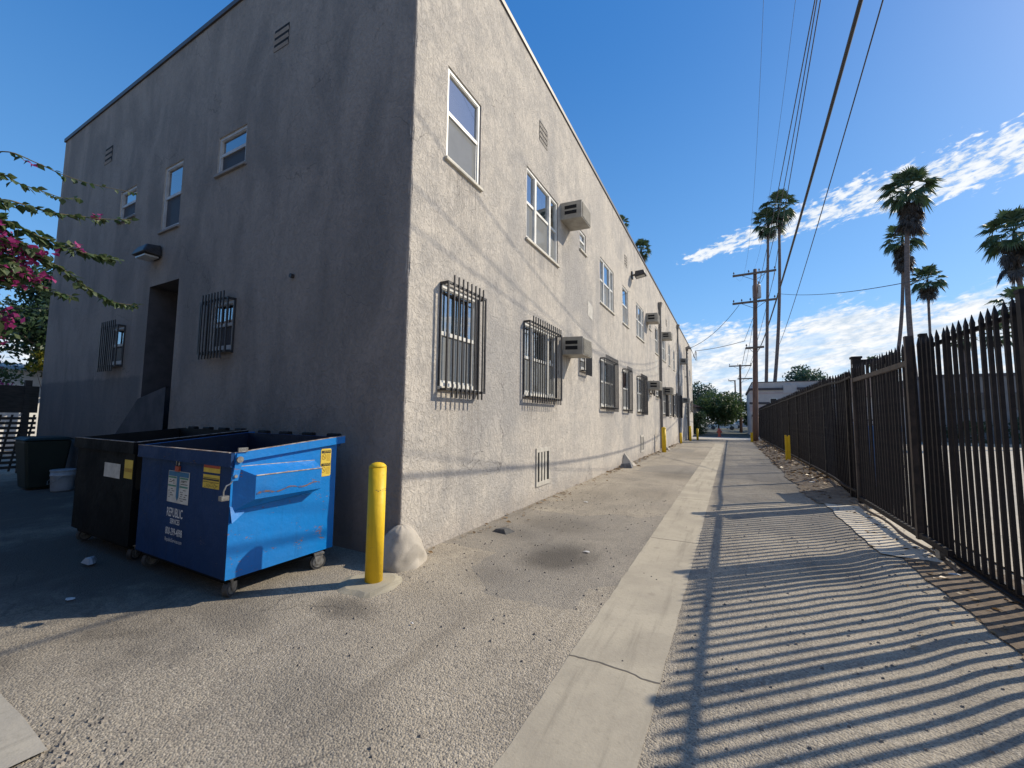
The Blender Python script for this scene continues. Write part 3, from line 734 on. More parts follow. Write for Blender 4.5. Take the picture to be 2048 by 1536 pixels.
# ------------------------------------------------------------------ wall lamps, pipes
def lamp_door():
    r = thing('wall_lamp', (-9.6, CY, 4.55), 'dark bronze hooded wall lamp above the recessed doorway', 'wall lamp')
    mb = MB(); x, y, z = r.location
    mb.hexa([(x-.33, y-.40, z-.02), (x+.33, y-.40, z-.02), (x+.30, y-.02, z-.05), (x-.30, y-.02, z-.05), (x-.24, y-.30, z+.20), (x+.24, y-.30, z+.20), (x+.26, y-.02, z+.24), (x-.26, y-.02, z+.24)])
    mb.build('hood', M['lamp'], r, bevel=.03)
    mb = MB(); mb.box(x-.24, x+.24, y-.33, y-.06, z-.09, z-.052); mb.build('lens', M['lens'], r)
    mb = MB(); mb.box(x-.12, x+.12, y-.018, y+.0, z-.08, z+.28); mb.build('back_plate', M['lamp'], r)
    r.scale = (.78, .78, .78)
lamp_door()
def lamp_flood():
    r = thing('flood_light', (CX, 16.0, 7.12), 'black flood light high on the sunny alley wall', 'wall lamp')
    x, y, z = r.location
    mb = MB(); mb.box(x, x+.05, y-.1, y+.1, z-.12, z+.16); mb.build('back_plate', M['lamp'], r)
    mb = MB(); mb.tube([(x+.05, y, z+.02), (x+.18, y, z+.05)], .035, 8); mb.build('arm', M['lamp'], r)
    mb = MB(); mb.hexa([(x+.14, y-.2, z-.10), (x+.55, y-.2, z-.03), (x+.55, y+.2, z-.03), (x+.14, y+.2, z-.10), (x+.16, y-.14, z+.14), (x+.48, y-.16, z+.15), (x+.48, y+.16, z+.15), (x+.16, y+.14, z+.14)]); mb.build('hood', M['lamp'], r, bevel=.02)
    mb = MB(); mb.quad((x+.19, y-.16, z-.105), (x+.19, y+.16, z-.105), (x+.50, y+.16, z-.052), (x+.50, y-.16, z-.052)); mb.build('lens', M['lens'], r)
lamp_flood()
def downspout(y, ztop, label, w=.085):
    r = thing('drainpipe', (CX, y, gz(CX, y)), label, 'drainpipe', 'drainpipes on the alley wall')
    mb = MB(); mb.box(CX+.02, CX+.02+w, y-w/2, y+w/2, gz(CX, y)+.1, ztop-.3); mb.build('pipe', M['pipe'], r, bevel=.01)
    mb = MB(); mb.hexa([(CX+.01, y-.09, ztop-.3), (CX+.13, y-.09, ztop-.3), (CX+.13, y+.09, ztop-.3), (CX+.01, y+.09, ztop-.3), (CX+.005, y-.17, ztop), (CX+.2, y-.17, ztop), (CX+.2, y+.17, ztop), (CX+.005, y+.17, ztop)]); mb.build('leader_head', M['pipe'], r)
    for z in (1.6, 4.2, 6.4):
        mb = MB(); mb.box(CX+.0, CX+.03+w, y-w/2-.02, y+w/2+.02, z, z+.04); mb.build('strap', M['pipe'], r)
downspout(22.75, 7.75, 'first tall grey drainpipe with flared head beside a yellow bollard', .12)
downspout(31.3, 8.3, 'second grey drainpipe farther along the sunny wall')
r = thing('meter_box', (CX, 31.7, 3.4), 'flat beige electrical box on the wall beside the second drainpipe', 'electrical box')
mb = MB(); mb.box(CX, CX+.22, 31.45, 32.15, 3.3, 3.9); mb.build('box', M['vent'], r, bevel=.01)
mb = MB(); mb.tube([(CX+.1, 31.8, 1.0), (CX+.1, 31.8, 3.3)], .03, 8); mb.build('conduit', M['pipe'], r)
r = thing('power_mast', (CX+.2, 36.6, gz(CX, 36.6)), 'thick grey service mast with looped wires at the far end of the wall', 'power mast')
mb = MB(); mb.tube([(CX+.2, 36.6, -.15), (CX+.2, 36.6, 7.2)], .09, 10); mb.build('pipe', M['pipe'], r, smooth=True)
mb = MB(); mb.tube([(CX+.2, 36.6, 7.2), (CX+.2, 36.6, 7.42), (CX+.34, 36.6, 7.5), (CX+.5, 36.6, 7.36)], [.1, .14, .14, .09], 10); mb.build('weather_head', M['pipe'], r, smooth=True)
for k in range(5):
    mb = MB(); a = .25+.12*k
    mb.tube([(CX+.5, 36.6, 7.35), (CX+.6+a*.3, 36.6+a, 6.9-.12*k), (CX+.5+a*.5, 36.6+a*1.8, 6.7-.05*k), (CX+.8, 37.5+.2*k, 7.3)], .014, 5); mb.build('drip_loop', M['wire'], r, smooth=True)
mb = MB(); mb.box(CX, CX+.2, 36.5, 36.7, 2.0, 2.06); mb.box(CX, CX+.2, 36.5, 36.7, 5.0, 5.06); mb.build('strap', M['pipe'], r)

# ------------------------------------------------------------------ bollards, cones, rubble
def bollard(x, y, h, rad, label, group='yellow bollards along the building'):
    z = gz(x, y)
    r = thing('bollard', (x, y, z), label, 'bollard', group)
    mb = MB(); k = [(rad, -.05), (rad, h-rad*.55)]
    mb.lathe((x, y, z), k, 28); mb.build('post', M['yellow'], r, smooth=False)
    for p in r.children[0].data.polygons: p.use_smooth = len(p.vertices) == 4
    mb = MB(); mb.lathe((x, y, z+h-rad*.55), [(rad*1.01, 0), (rad*.92, rad*.2), (rad*.66, rad*.42), (rad*.3, rad*.53), (.002, rad*.55)], 28); mb.build('dome_cap', M['yellow'], r, smooth=True)
    return r
b = bollard(-3.06, 2.98, 1.14, .083, 'large yellow bollard with domed top beside the blue dumpster')
x, y = -3.05, 2.97
mb = MB(); n = 36; top = []; bot = []
for k in range(n):
    a = 2*math.pi*k/n; rr = .225*(1+.35*mnoise.noise(Vector((math.cos(a)*1.5, math.sin(a)*1.5, 0))))
    top.append(Vector((x+rr*math.cos(a)*1.05, y-.03+rr*math.sin(a)*.9, .022))); bot.append(Vector((x+(rr+.07)*math.cos(a)*1.05, y-.03+(rr+.07)*math.sin(a)*.9, .001)))
mb.poly(top)
for k in range(n): mb.quad(bot[k], bot[(k+1) % n], top[(k+1) % n], top[k])
mb.build('footing', M['pad'], b)
bollard(-2.90, 21.2, 1.22, .10, 'yellow bollard standing in front of the first tall drainpipe')
bollard(-3.05, 30.4, .72, .075, 'short yellow bollard by the wall under the second drainpipe')
bollard(-2.80, 34.6, 1.15, .085, 'darker yellow bollard near the far building corner, left of two')
bollard(-2.42, 36.5, .95, .085, 'darker yellow bollard at the far building corner, right of two')
def upost(x, y, h, label):
    z = gz(x, y); r = thing('marker_post', (x, y, z), label, 'marker post', 'yellow marker posts on the fence side')
    for dx in (-.055, .055):
        mb = MB(); mb.box(x+dx-.028, x+dx+.028, y-.03, y+.03, z-.05, z+h); mb.build('leg', M['yellow'], r)
    mb = MB(); mb.box(x-.027, x+.027, y-.012, y+.012, z+.05, z+h-.05); mb.build('web', M['yellow'], r)
upost(1.88, 18.9, .95, 'thin yellow marker post standing in the dirt against the black fence')
upost(1.35, 36.2, .75, 'small yellow marker post beside the foot of the wooden utility pole')
# rounded concrete guard at the corner
r = MB(); n = 40
cx, cy = -3.22, 3.50
PRF = [(.262, -.03), (.258, .05), (.248, .11), (.228, .17), (.202, .23), (.17, .28), (.135, .325), (.095, .36), (.05, .385), (.004, .395)]
rings = []; NR = 28
for k in range(NR):
    t = k/(NR-1)*(len(PRF)-1); i0 = min(int(t), len(PRF)-2); rad = lerp(PRF[i0][0], PRF[i0+1][0], t-i0); z = lerp(PRF[i0][1], PRF[i0+1][1], t-i0)
    ring = []
    for j in range(n):
        a = 2*math.pi*j/n; ca, sa = math.cos(a), math.sin(a)
        rr = rad*(1+.20*mnoise.noise(Vector((ca*1.3, sa*1.3, z*2.5)))+.09*mnoise.noise(Vector((ca*3.1, sa*3.1, z*9)))) + .006*mnoise.noise(Vector((ca*9, sa*9, z*40)))*(1 if k < NR-1 else 0)
        ring.append(Vector((cx + .02 - .10*z + rr*ca, cy + .10*z + rr*sa, z + .012*mnoise.noise(Vector((ca*2, sa*2, z*12))))))
    rings.append(ring)
for k in range(NR-1):
    for j in range(n): r.quad(rings[k][j], rings[k][(j+1) % n], rings[k+1][(j+1) % n], rings[k+1][j])
o = r.build('corner_guard', M['cone'], origin=(cx, cy, 0), smooth=True, weld=True)
tag(o, 'rounded pale concrete guard at the foot of the building corner', 'corner guard')
def wedge(x, y, s, label):
    z = gz(x, y); mb = MB()
    mb.poly([(CX+.004, y-.28*s, z-.02), (x+.30*s, y-.12*s, z-.02), (x+.34*s, y+.2*s, z-.02), (CX+.004, y+.3*s, z-.02)])
    t = Vector((CX+.03, y, z+.42*s))
    p = [Vector((CX+.004, y-.28*s, z-.02)), Vector((x+.30*s, y-.12*s, z-.02)), Vector((x+.34*s, y+.2*s, z-.02)), Vector((CX+.004, y+.3*s, z-.02))]
    for k in range(3): mb.poly([p[k], p[k+1], t])
    tag(mb.build('concrete_wedge', M['cone'], origin=(x, y, z)), label, 'concrete wedge', 'concrete wedges at the wall foot')
wedge(-3.2, 14.3, 1.0, 'pale concrete wedge at the wall foot behind a grey broken block')
wedge(-3.2, 23.2, 1.0, 'pale concrete wedge at the wall foot just behind the drainpipe bollard')
mb = MB(); mb.hexa([(-3.22, 13.45, -.02), (-2.82, 13.5, -.02), (-2.85, 13.82, -.02), (-3.2, 13.8, -.02), (-3.17, 13.5, .13), (-2.88, 13.53, .17), (-2.9, 13.76, .15), (-3.15, 13.75, .12)])
tag(mb.build('broken_block', M['rubble'], origin=(-3.0, 13.6, 0), bevel=.02), 'broken grey block lying in front of a concrete wedge', 'rubble')
mb = MB(); mb.hexa([(-2.98, 5.06, .0), (-2.74, 5.02, .0), (-2.70, 5.22, .0), (-2.92, 5.30, .0), (-2.94, 5.1, .035), (-2.80, 5.08, .05), (-2.78, 5.18, .045), (-2.9, 5.24, .03)])
tag(mb.build('asphalt_chunk', M['tar'], origin=(-2.85, 5.15, 0)), 'flat dark chunk of asphalt lying near the wall foot', 'rubble')

# ------------------------------------------------------------------ dumpsters
def text_mesh(name, s, size, mat, parent, loc, rot, align='LEFT', bold=0.0, sx=1.0):
    cu = bpy.data.curves.new(name, 'FONT'); cu.body = s; cu.size = size; cu.align_x = align; cu.offset = bold; cu.resolution_u = 3
    t = bpy.data.objects.new(name+'_tmp', cu); COL.objects.link(t)
    dg = bpy.context.evaluated_depsgraph_get(); me = bpy.data.meshes.new_from_object(t.evaluated_get(dg))
    bpy.data.objects.remove(t); bpy.data.curves.remove(cu)
    me.name = name; me.materials.clear(); me.materials.append(mat)
    o = bpy.data.objects.new(name, me); COL.objects.link(o)
    if parent: o.parent = parent; o.location = Vector(loc) - wloc(parent)
    else: o.location = loc
    o.rotation_euler = rot; o.scale = (sx, 1, 1)
    return o

def dumpster(x0, x1, y0, y1, zf, zb, body, inside, label, pocket=True, lid_closed=True, name='dumpster', front=None):
    z0 = .18
    r = thing(name, ((x0+x1)/2, (y0+y1)/2, gz((x0+x1)/2, (y0+y1)/2)), label, 'dumpster', None)
    mb = MB(); t = .02
    def zt(y): return lerp(zf, zb, (y-y0)/(y1-y0))
    # outer walls, floor, inner walls
    mb.quad((x0, y0, z0), (x1, y0, z0), (x1, y0, zf), (x0, y0, zf))
    mb.quad((x1, y0, z0), (x1, y1, z0), (x1, y1, zb), (x1, y0, zf))
    mb.quad((x1, y1, z0), (x0, y1, z0), (x0, y1, zb), (x1, y1, zb))
    mb.quad((x0, y1, z0), (x0, y0, z0), (x0, y0, zf), (x0, y1, zb))
    mb.quad((x0, y0, z0), (x0, y1, z0), (x1, y1, z0), (x1, y0, z0))
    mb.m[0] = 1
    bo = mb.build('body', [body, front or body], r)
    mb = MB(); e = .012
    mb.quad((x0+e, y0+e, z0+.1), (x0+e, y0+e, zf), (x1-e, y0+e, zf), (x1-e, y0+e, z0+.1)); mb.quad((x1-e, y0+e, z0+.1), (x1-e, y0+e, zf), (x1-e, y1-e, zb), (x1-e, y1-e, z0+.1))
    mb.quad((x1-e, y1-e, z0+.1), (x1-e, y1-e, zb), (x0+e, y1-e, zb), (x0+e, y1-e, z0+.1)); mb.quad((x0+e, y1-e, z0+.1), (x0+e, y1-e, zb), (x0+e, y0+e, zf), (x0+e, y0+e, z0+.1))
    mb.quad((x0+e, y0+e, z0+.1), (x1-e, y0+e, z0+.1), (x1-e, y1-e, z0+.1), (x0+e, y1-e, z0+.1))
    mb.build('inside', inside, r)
    # rim: channel round the top, following the slope on the sides
    mb = MB(); q = .035; h = .075
    for sx, a, b in ((1, x1+.002, x1+q), (-1, x0-q, x0-.002)):
        mb = MB(); mb.hexa([(a, y0, zf-h), (b, y0, zf-h), (b, y1+.08, zt(y1+.08)-h), (a, y1+.08, zt(y1+.08)-h), (a, y0, zf), (b, y0, zf), (b, y1+.08, zt(y1+.08)), (a, y1+.08, zt(y1+.08))])
        rim = mb.build('rim', body, r)
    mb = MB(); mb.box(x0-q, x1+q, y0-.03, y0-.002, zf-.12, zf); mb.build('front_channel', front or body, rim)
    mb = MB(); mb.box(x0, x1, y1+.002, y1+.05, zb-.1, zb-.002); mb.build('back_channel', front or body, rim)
    mb = MB()
    mb.hexa([(x1+.004, y0, zf+.001), (x1+q+.001, y0, zf+.001), (x1+q+.001, y1+.08, zt(y1+.08)+.001), (x1+.004, y1+.08, zt(y1+.08)+.001), (x1+.004, y0, zf+.006), (x1+q+.001, y0, zf+.006), (x1+q+.001, y1+.08, zt(y1+.08)+.006), (x1+.004, y1+.08, zt(y1+.08)+.006)])
    mb.box(x0-q, x1+.003, y0-.033, y0-.004, zf+.001, zf+.006)
    mb.build('worn_edge', M['rust_edge'], rim)
    if pocket:
        for s, xb in ((1, x1), (-1, x0)):
            xa = xb + s*.002; xo = xb + s*.125
            ya, yb, za, zbq = y0+.05, y0+.80, .75, 1.125
            ins = .055
            A = [(xa, ya-.03, za+.0), (xa, yb, za+.05), (xa, yb, zbq), (xa, ya-.03, zbq+.01)]
            O = [(xo, ya+.09, za+.10), (xo, yb, za+.10), (xo, yb, zbq-.07), (xo, ya+.09, zbq-.07)]
            mb = MB()
            mb.poly(O if s > 0 else O[::-1])
            for k in (0, 2, 3):
                k2 = (k+1) % 4; mb.poly([A[k], A[k2], O[k2], O[k]])
            p = mb.build('fork_pocket', body, r)
            mb = MB(); mb.tube([O[2], O[3]], .006, 6); mb.tube([A[2], A[3]], .004, 6)
            mb.build('worn_edge', M['rust_edge'], p)
            # rub marks along the lower lip
            mb = MB(); pr = None
            xr = xo + s*.0025; n = 26
            for k in range(n+1):
                y = lerp(ya+.10, yb-.02, k/n); c = za+.145 + .012*math.sin(k*.6) + .02*(k/n); hh = .006 + .011*abs(mnoise.noise(Vector((k*.55, s, 0))))
                if k % 9 == 7: hh *= .1
                cur = ((xr, y, c-hh), (xr, y, c+hh))
                if pr: mb.quad(pr[0], cur[0], cur[1], pr[1])
                pr = cur
            mb.build('rub_mark', M['rubrust'], p)
    # base skid and gusset
    mb = MB(); mb.box(x0+.06, x1-.06, y0+.04, y1-.04, z0-.05, z0-.002); mb.build('skid', M['blk'], r)
    mb = MB(); mb.poly([(x1+.004, y0+.002, .66), (x1+.05, y0+.002, .66), (x1+.004, y0+.14, .74)]); mb.poly([(x1+.004, y0+.002, .66), (x1+.004, y0+.14, .74), (x1+.004, y0+.002, .80)])
    mb.poly([(x1+.05, y0+.002, .66), (x1+.004, y0+.002, .80), (x1+.004, y0+.14, .74)]); mb.build('gusset', body, r)
    # castors
    for cx_, cy_, an in ((x1-.10, y0+.10, .5), (x1-.02, y1-.16, -.35), (x0+.10, y0+.10, .2), (x0+.10, y1-.16, .4)):
        R_ = .075; g0 = gz(cx_, cy_)
        mb = MB(); ca, sa = math.cos(an), math.sin(an)
        def L(p): return (cx_ + p[0]*ca - p[1]*sa, cy_ + p[0]*sa + p[1]*ca, g0 + p[2])
        n = 20
        ring = lambda rad, w: [L((w, rad*math.cos(2*math.pi*k/n), R_ + rad*math.sin(2*math.pi*k/n))) for k in range(n)]
        a, b_ = ring(R_, -.022), ring(R_, .022)
        mb.poly(a[::-1]); mb.poly(b_)
        for k in range(n): mb.quad(a[k], a[(k+1) % n], b_[(k+1) % n], b_[k])
        w = mb.build('castor', M['rubber'], r)
        mb = MB(); a, b_ = ring(R_*.72, -.026), ring(R_*.72, .026)
        mb.poly(a[::-1]); mb.poly(b_)
        for k in range(n): mb.quad(a[k], a[(k+1) % n], b_[(k+1) % n], b_[k])
        mb.build('hub', M['steel'], w)
        mb = MB()
        for sgn in (-1, 1):
            mb.hexa([L((sgn*.034-.004, -.02, R_-.02)), L((sgn*.034+.004, -.02, R_-.02)), L((sgn*.034+.004, .02, R_-.02)), L((sgn*.034-.004, .02, R_-.02)), L((sgn*.034-.004, -.045, .155)), L((sgn*.034+.004, -.045, .155)), L((sgn*.034+.004, .045, .155)), L((sgn*.034-.004, .045, .155))])
        mb.hexa([L((-.05, -.05, .155)), L((.05, -.05, .155)), L((.05, .05, .155)), L((-.05, .05, .155)), L((-.05, -.05, .17)), L((.05, -.05, .17)), L((.05, .05, .17)), L((-.05, .05, .17))])
        mb.build('fork', M['steel'], w)
    # lid hinges at the back
    for k in range(4):
        x = lerp(x0+.1, x1-.25, k/3)
        mb = MB(); mb.box(x, x+.18, y1+.052, y1+.12, zb-.06, zb+.03); mb.build('hinge', M['lid'], r, bevel=.012)
    # heavy lid lying open inside/back: two flaps resting at low slope just under the rim
    mb = MB()
    xm = (x0+x1)/2
    for a, b_ in ((x0+.02, xm-.01), (xm+.01, x1-.02)):
        mb.hexa([(a, y0+.03, zf-.075), (b_, y0+.03, zf-.075), (b_, y1-.02, zb-.03), (a, y1-.02, zb-.03), (a, y0+.03, zf-.05), (b_, y0+.03, zf-.05), (b_, y1-.02, zb-.005), (a, y1-.02, zb-.005)])
    if lid_closed: mb.build('lid', inside, r, bevel=.006)
    return r
M['rubrust'] = pmat('rubbed_rust', (.17, .10, .085), (.04, .10, .27), 26, .7, .3, 60, lo=.45, hi=.6)
D1 = dumpster(-5.50, -3.83, 2.05, 3.12, 1.255, 1.355, M['blue'], M['blue_in'], 'blue metal dumpster with fork pocket and white lettering, beside the yellow bollard', front=M['blue_shade'], lid_closed=False)
yf = 2.05
def plate(parent, name, mat, x0, x1, z0, z1, d, face='F', xs=-3.83):
    mb = MB()
    if face == 'F': mb.quad((x0, yf-d, z0), (x1, yf-d, z0), (x1, yf-d, z1), (x0, yf-d, z1))
    else: mb.quad((xs+d, x0, z0), (xs+d, x1, z0), (xs+d, x1, z1), (xs+d, x0, z1))
    return mb.build(name, mat, parent)
RF = (math.pi/2, 0, 0)
lt = text_mesh('lettering', 'REPUBLIC', .118, M['letter'], D1, (-4.895, yf-.004, .60), RF, bold=.0015, sx=.60)
text_mesh('lettering', 'SERVICES', .068, M['letter'], D1, (-4.82, yf-.004, .535), RF, sx=.66, bold=.001)
text_mesh('lettering', '800-299-4898', .094, M['letter'], D1, (-4.895, yf-.004, .43), RF, bold=.001, sx=.60)
text_mesh('lettering', 'RepublicServices.com', .05, M['letter'], D1, (-4.895, yf-.004, .365), RF, sx=.74)
ps = plate(D1, 'poster', M['lab_w'], -4.91, -4.51, .735, 1.035, .004)
plate(ps, 'printed_band', M['lab_b'], -4.90, -4.52, .985, 1.03, .006)
mb = MB(); mb.poly([(-4.74, yf-.006, .985), (-4.74, yf-.006, .79), (-4.715, yf-.006, .755), (-4.69, yf-.006, .79), (-4.69, yf-.006, .985)]); mb.build('printed_arrow', M['lab_b'], ps)
mb = MB()
for x0, x1, z in ((-4.90, -4.75, .965), (-4.68, -4.53, .965), (-4.90, -4.75, .885), (-4.68, -4.53, .885)):
    mb.quad((x0, yf-.006, z), (x1, yf-.006, z), (x1, yf-.006, z+.015), (x0, yf-.006, z+.015))
mb.build('printed_heading', M['lab_g'], ps)
mb = MB()
for k in range(46):
    c = rnd.choice((-4.89, -4.67)); x = c + rnd.random()*.10; z = rnd.choice((.905, .915, .925, .935, .945, .76, .78, .80, .82, .84, .86)); w = .015+rnd.random()*.03
    mb.quad((x, yf-.006, z), (x+w, yf-.006, z), (x+w, yf-.006, z+.006), (x, yf-.006, z+.006))
mb.build('printed_text', M['lab_k'], ps)
w1 = plate(D1, 'warning_label', M['lab_y'], -4.275, -4.0, 1.065, 1.155, .004); plate(w1, 'printed_band', M['lab_r'], -4.27, -4.005, 1.105, 1.145, .006)
w2 = plate(D1, 'warning_label', M['lab_y'], -4.275, -4.0, .925, 1.045, .004)
mb = MB()
for z, h in ((1.015, .004), (.995, .014), (.978, .004)): mb.quad((-4.27, yf-.006, z), (-4.005, yf-.006, z), (-4.005, yf-.006, z+h), (-4.27, yf-.006, z+h))
for k in range(26):
    x = -4.26+rnd.random()*.22; z = .932+.009*rnd.randrange(5); mb.quad((x, yf-.006, z), (x+.02, yf-.006, z), (x+.02, yf-.006, z+.003), (x, yf-.006, z+.003))
mb.build('printed_text', M['lab_k'], w2)
# red tag and its hook above the poster, small catch and padlock by the corner
mb = MB(); mb.box(-4.76, -4.69, yf-.02, yf-.003, 1.035, 1.085); tg = mb.build('lock_tag', M['lab_r'], D1)
mb = MB(); mb.tube([(-4.75, yf-.012, 1.085), (-4.75, yf-.012, 1.13), (-4.725, yf-.012, 1.15), (-4.70, yf-.012, 1.13), (-4.70, yf-.012, 1.085)], .006, 6); mb.build('shackle', M['steel'], tg, smooth=True)
mb = MB(); xs = -3.83
mb.hexa([(xs+.04, yf-.02, 1.02), (xs+.052, yf-.02, 1.02), (xs+.052, yf+.03, 1.02), (xs+.04, yf+.03, 1.02), (xs+.04, yf+.01, 1.25), (xs+.052, yf+.01, 1.25), (xs+.052, yf+.07, 1.25), (xs+.04, yf+.07, 1.25)])
lk = mb.build('lid_catch', M['blue'], D1)
mb = MB(); mb.tube([(xs+.05, yf+.03, 1.20), (xs+.07, yf+.03, 1.20)], .028, 12); mb.tube([(xs+.05, yf+.005, 1.06), (xs+.066, yf+.005, 1.06)], .014, 10); mb.box(xs+.036, xs+.05, yf+.02, yf+.1, 1.262, 1.30); mb.build('catch_bolt', M['steel'], lk)
mb = MB(); mb.tube([(xs+.045, yf-.0, 1.04), (xs+.05, yf-.03, 1.0), (xs+.045, yf-.06, .985), (xs+.04, yf-.075, .94)], .006, 6); mb.tube([(xs+.04, yf-.075, .94), (xs+.04, yf-.075, .90), ], .006, 6); mb.box(xs+.015, xs+.065, yf-.10, yf-.04, .865, .905); mb.build('padlock', M['steel'], lk)
# caution sticker on the side
sy0, sy1, sz0, sz1 = 2.925, 3.05, .945, 1.235
st = MB(); cut = .012
def S_(y, z, d=.004): return (xs+d, y, z)
st.poly([S_(sy0+cut, sz0), S_(sy1-cut, sz0), S_(sy1, sz0+cut), S_(sy1, sz1-cut), S_(sy1-cut, sz1), S_(sy0+cut, sz1), S_(sy0, sz1-cut), S_(sy0, sz0+cut)])
sk = st.build('caution_sticker', M['lab_y'], D1)
mb = MB(); mo = MB()
for zt_ in (1.215, 1.08):
    mb.quad(S_(sy0+.008, zt_-.028, .006), S_(sy1-.008, zt_-.028, .006), S_(sy1-.008, zt_, .006), S_(sy0+.008, zt_, .006))
    for k in range(20):
        a0, a1 = 2*math.pi*k/20, 2*math.pi*(k+1)/20; yc, zc = sy0+.037, zt_-.065
        mo.quad(S_(yc+.020*math.cos(a0), zc+.027*math.sin(a0), .006), S_(yc+.024*math.cos(a0), zc+.032*math.sin(a0), .006), S_(yc+.024*math.cos(a1), zc+.032*math.sin(a1), .006), S_(yc+.020*math.cos(a1), zc+.027*math.sin(a1), .006))
    mo.quad(S_(yc-.016, zc+.018, .007), S_(yc-.012, zc+.021, .007), S_(yc+.016, zc-.018, .007), S_(yc+.012, zc-.021, .007))
    for k in range(7):
        z = zt_-.04-.011*k; mo.quad(S_(sy0+.068, z, .006), S_(sy1-.012, z, .006), S_(sy1-.012, z-.003, .006), S_(sy0+.068, z-.003, .006))
mb.build('printed_band', M['lab_k'], sk); mo.build('printed_text', M['lab_o'], sk)
RS = (math.pi/2, 0, math.pi/2)
text_mesh('printed_word', 'CAUTION', .024, M['lab_y'], sk, (xs+.008, sy0+.028, 1.195), RS, sx=.75)
text_mesh('printed_word', 'CAUTION', .024, M['lab_y'], sk, (xs+.008, sy0+.028, 1.06), RS, sx=.75)

D2 = dumpster(-7.25, -5.68, 2.05, 3.12, 1.275, 1.37, M['blk'], M['lid'], 'black metal dumpster in the shade left of the blue one', lid_closed=False)
plate(D2, 'paper_notice', M['lab_w'], -6.42, -6.0, .86, 1.02, .004)
w3 = plate(D2, 'warning_label', M['lab_y'], -5.9, -5.70, .88, 1.08, .004); plate(w3, 'printed_band', M['lab_o'], -5.89, -5.71, .95, .99, .006)
D3 = dumpster(2.42, 3.02, 11.1, 12.2, 1.5, 1.6, M['blue'], M['blue_in'], 'blue dumpster inside the parking lot glimpsed behind the sliding gate post', pocket=False)

# wheeled bin, bucket
def bin_():
    x, y = -12.75, 3.08
    r = thing('wheelie_bin', (x, y, 0), 'dark green plastic wheeled bin against the shaded wall', 'bin')
    mb = MB(); mb.hexa([(x-.28, y-.25, .03), (x+.26, y-.25, .03), (x+.26, y+.25, .03), (x-.28, y+.25, .03), (x-.36, y-.34, 1.0), (x+.32, y-.34, 1.0), (x+.32, y+.34, 1.0), (x-.36, y+.34, 1.0)]); mb.build('body', M['bin_green'], r, bevel=.04)
    mb = MB(); mb.hexa([(x-.4, y-.38, 1.002), (x+.38, y-.38, 1.002), (x+.38, y+.38, 1.002), (x-.4, y+.38, 1.002), (x-.32, y-.3, 1.07), (x+.3, y-.3, 1.06), (x+.3, y+.3, 1.06), (x-.32, y+.3, 1.07)]); mb.build('lid', M['bin_green'], r, bevel=.03)
    for s in (-.22, .22):
        mb = MB(); mb.tube([(x+s-.04, y+.27, .13), (x+s+.04, y+.27, .13)], .13, 16); mb.build('wheel', M['rubber'], r)
bin_()
def bucket():
    x, y = -11.98, 3.2
    r = thing('bucket', (x, y, 0), 'white plastic bucket on the ground beside the dark green bin', 'bucket')
    mb = MB(); mb.lathe((x, y, 0), [(.155, .005), (.16, .03), (.178, .30), (.186, .31), (.186, .335), (.18, .34), (.182, .40)], 26); mb.build('pail', M['bucket'], r, smooth=True)
    mb = MB(); mb.lathe((x, y, .402), [(.192, 0), (.192, .022), (.17, .026)], 26); mb.build('lid', M['bucket'], r)
    mb = MB(); mb.tube([(x-.185, y-.02, .32), (x-.15, y-.17, .2), (x, y-.21, .15), (x+.15, y-.17, .2), (x+.185, y-.02, .32)], .005, 5); mb.build('handle', M['steel'], r, smooth=True)
bucket()

# ------------------------------------------------------------------ fence, gate
def picket_mesh(h, w=.028, z0=.07):
    mb = MB(); e = w/2
    mb.box(-e, e, -e, e, z0, h-.13)
    # pressed spear: pinches in, then a flat point
    a = [(-e, -e, h-.13), (e, -e, h-.13), (e, e, h-.13), (-e, e, h-.13)]
    k = .62; b = [(x*1.05, y*k, h-.10) for x, y, z in [(q[0], q[1], 0) for q in a]]
    top = [(-.004, -.012*0, h), (.004, 0, h), (.004, .001, h), (-.004, .001, h)]
    mb.hexa(a + [(q[0]*1.0, q[1]*1.35, h-.09) for q in a]); mb.hexa([(q[0], q[1]*1.35, h-.09) for q in a] + [(q[0]*.12, q[1]*.1, h) for q in a])
    me = bpy.data.meshes.new('picket'); me.from_pydata(mb.v, [], mb.f); me.materials.append(M['fence']); me.update(); return me
PK = picket_mesh(2.70, .0315); PKG = picket_mesh(2.66, .028, .10)
def add_picket(me, parent, x, y, z=0, tilt=0):
    o = bpy.data.objects.new('picket', me); COL.objects.link(o); o.parent = parent
    o.location = Vector((x, y, z)) - wloc(parent); o.rotation_euler = (rnd.uniform(-.004, .004)+tilt, rnd.uniform(-.004, .004), 0); return o
FX = 2.22
SP = .138
NF = thing('security_fence', (FX, 5.0, 0), 'near run of black iron picket fence with spear tips at the right', 'fence', 'black iron fence panels')
y = -.6; k = 0
while y < 7.05:
    add_picket(PK, NF, FX, y, 0); y += SP
for z in (2.53, .035):
    mb = MB(); mb.box(FX+.018, FX+.05, -.8, 7.1, z, z+.045); mb.build('rail', M['fence'], NF)
mb = MB(); mb.box(FX-.03, FX+.05, -.8, 7.1, -.05, .03); mb.build('kick_plate', M['fence'], NF)
for y in (.2, 2.62, 5.06, 7.14):
    e = .032
    mb = MB(); mb.box(FX-e, FX+e, y-e, y+e, -.1, 2.70); mb.box(FX-e-.005, FX+e+.005, y-e-.005, y+e+.005, 2.70, 2.73); mb.build('post', M['fence_post'] if y > 7 else M['fence'], NF)
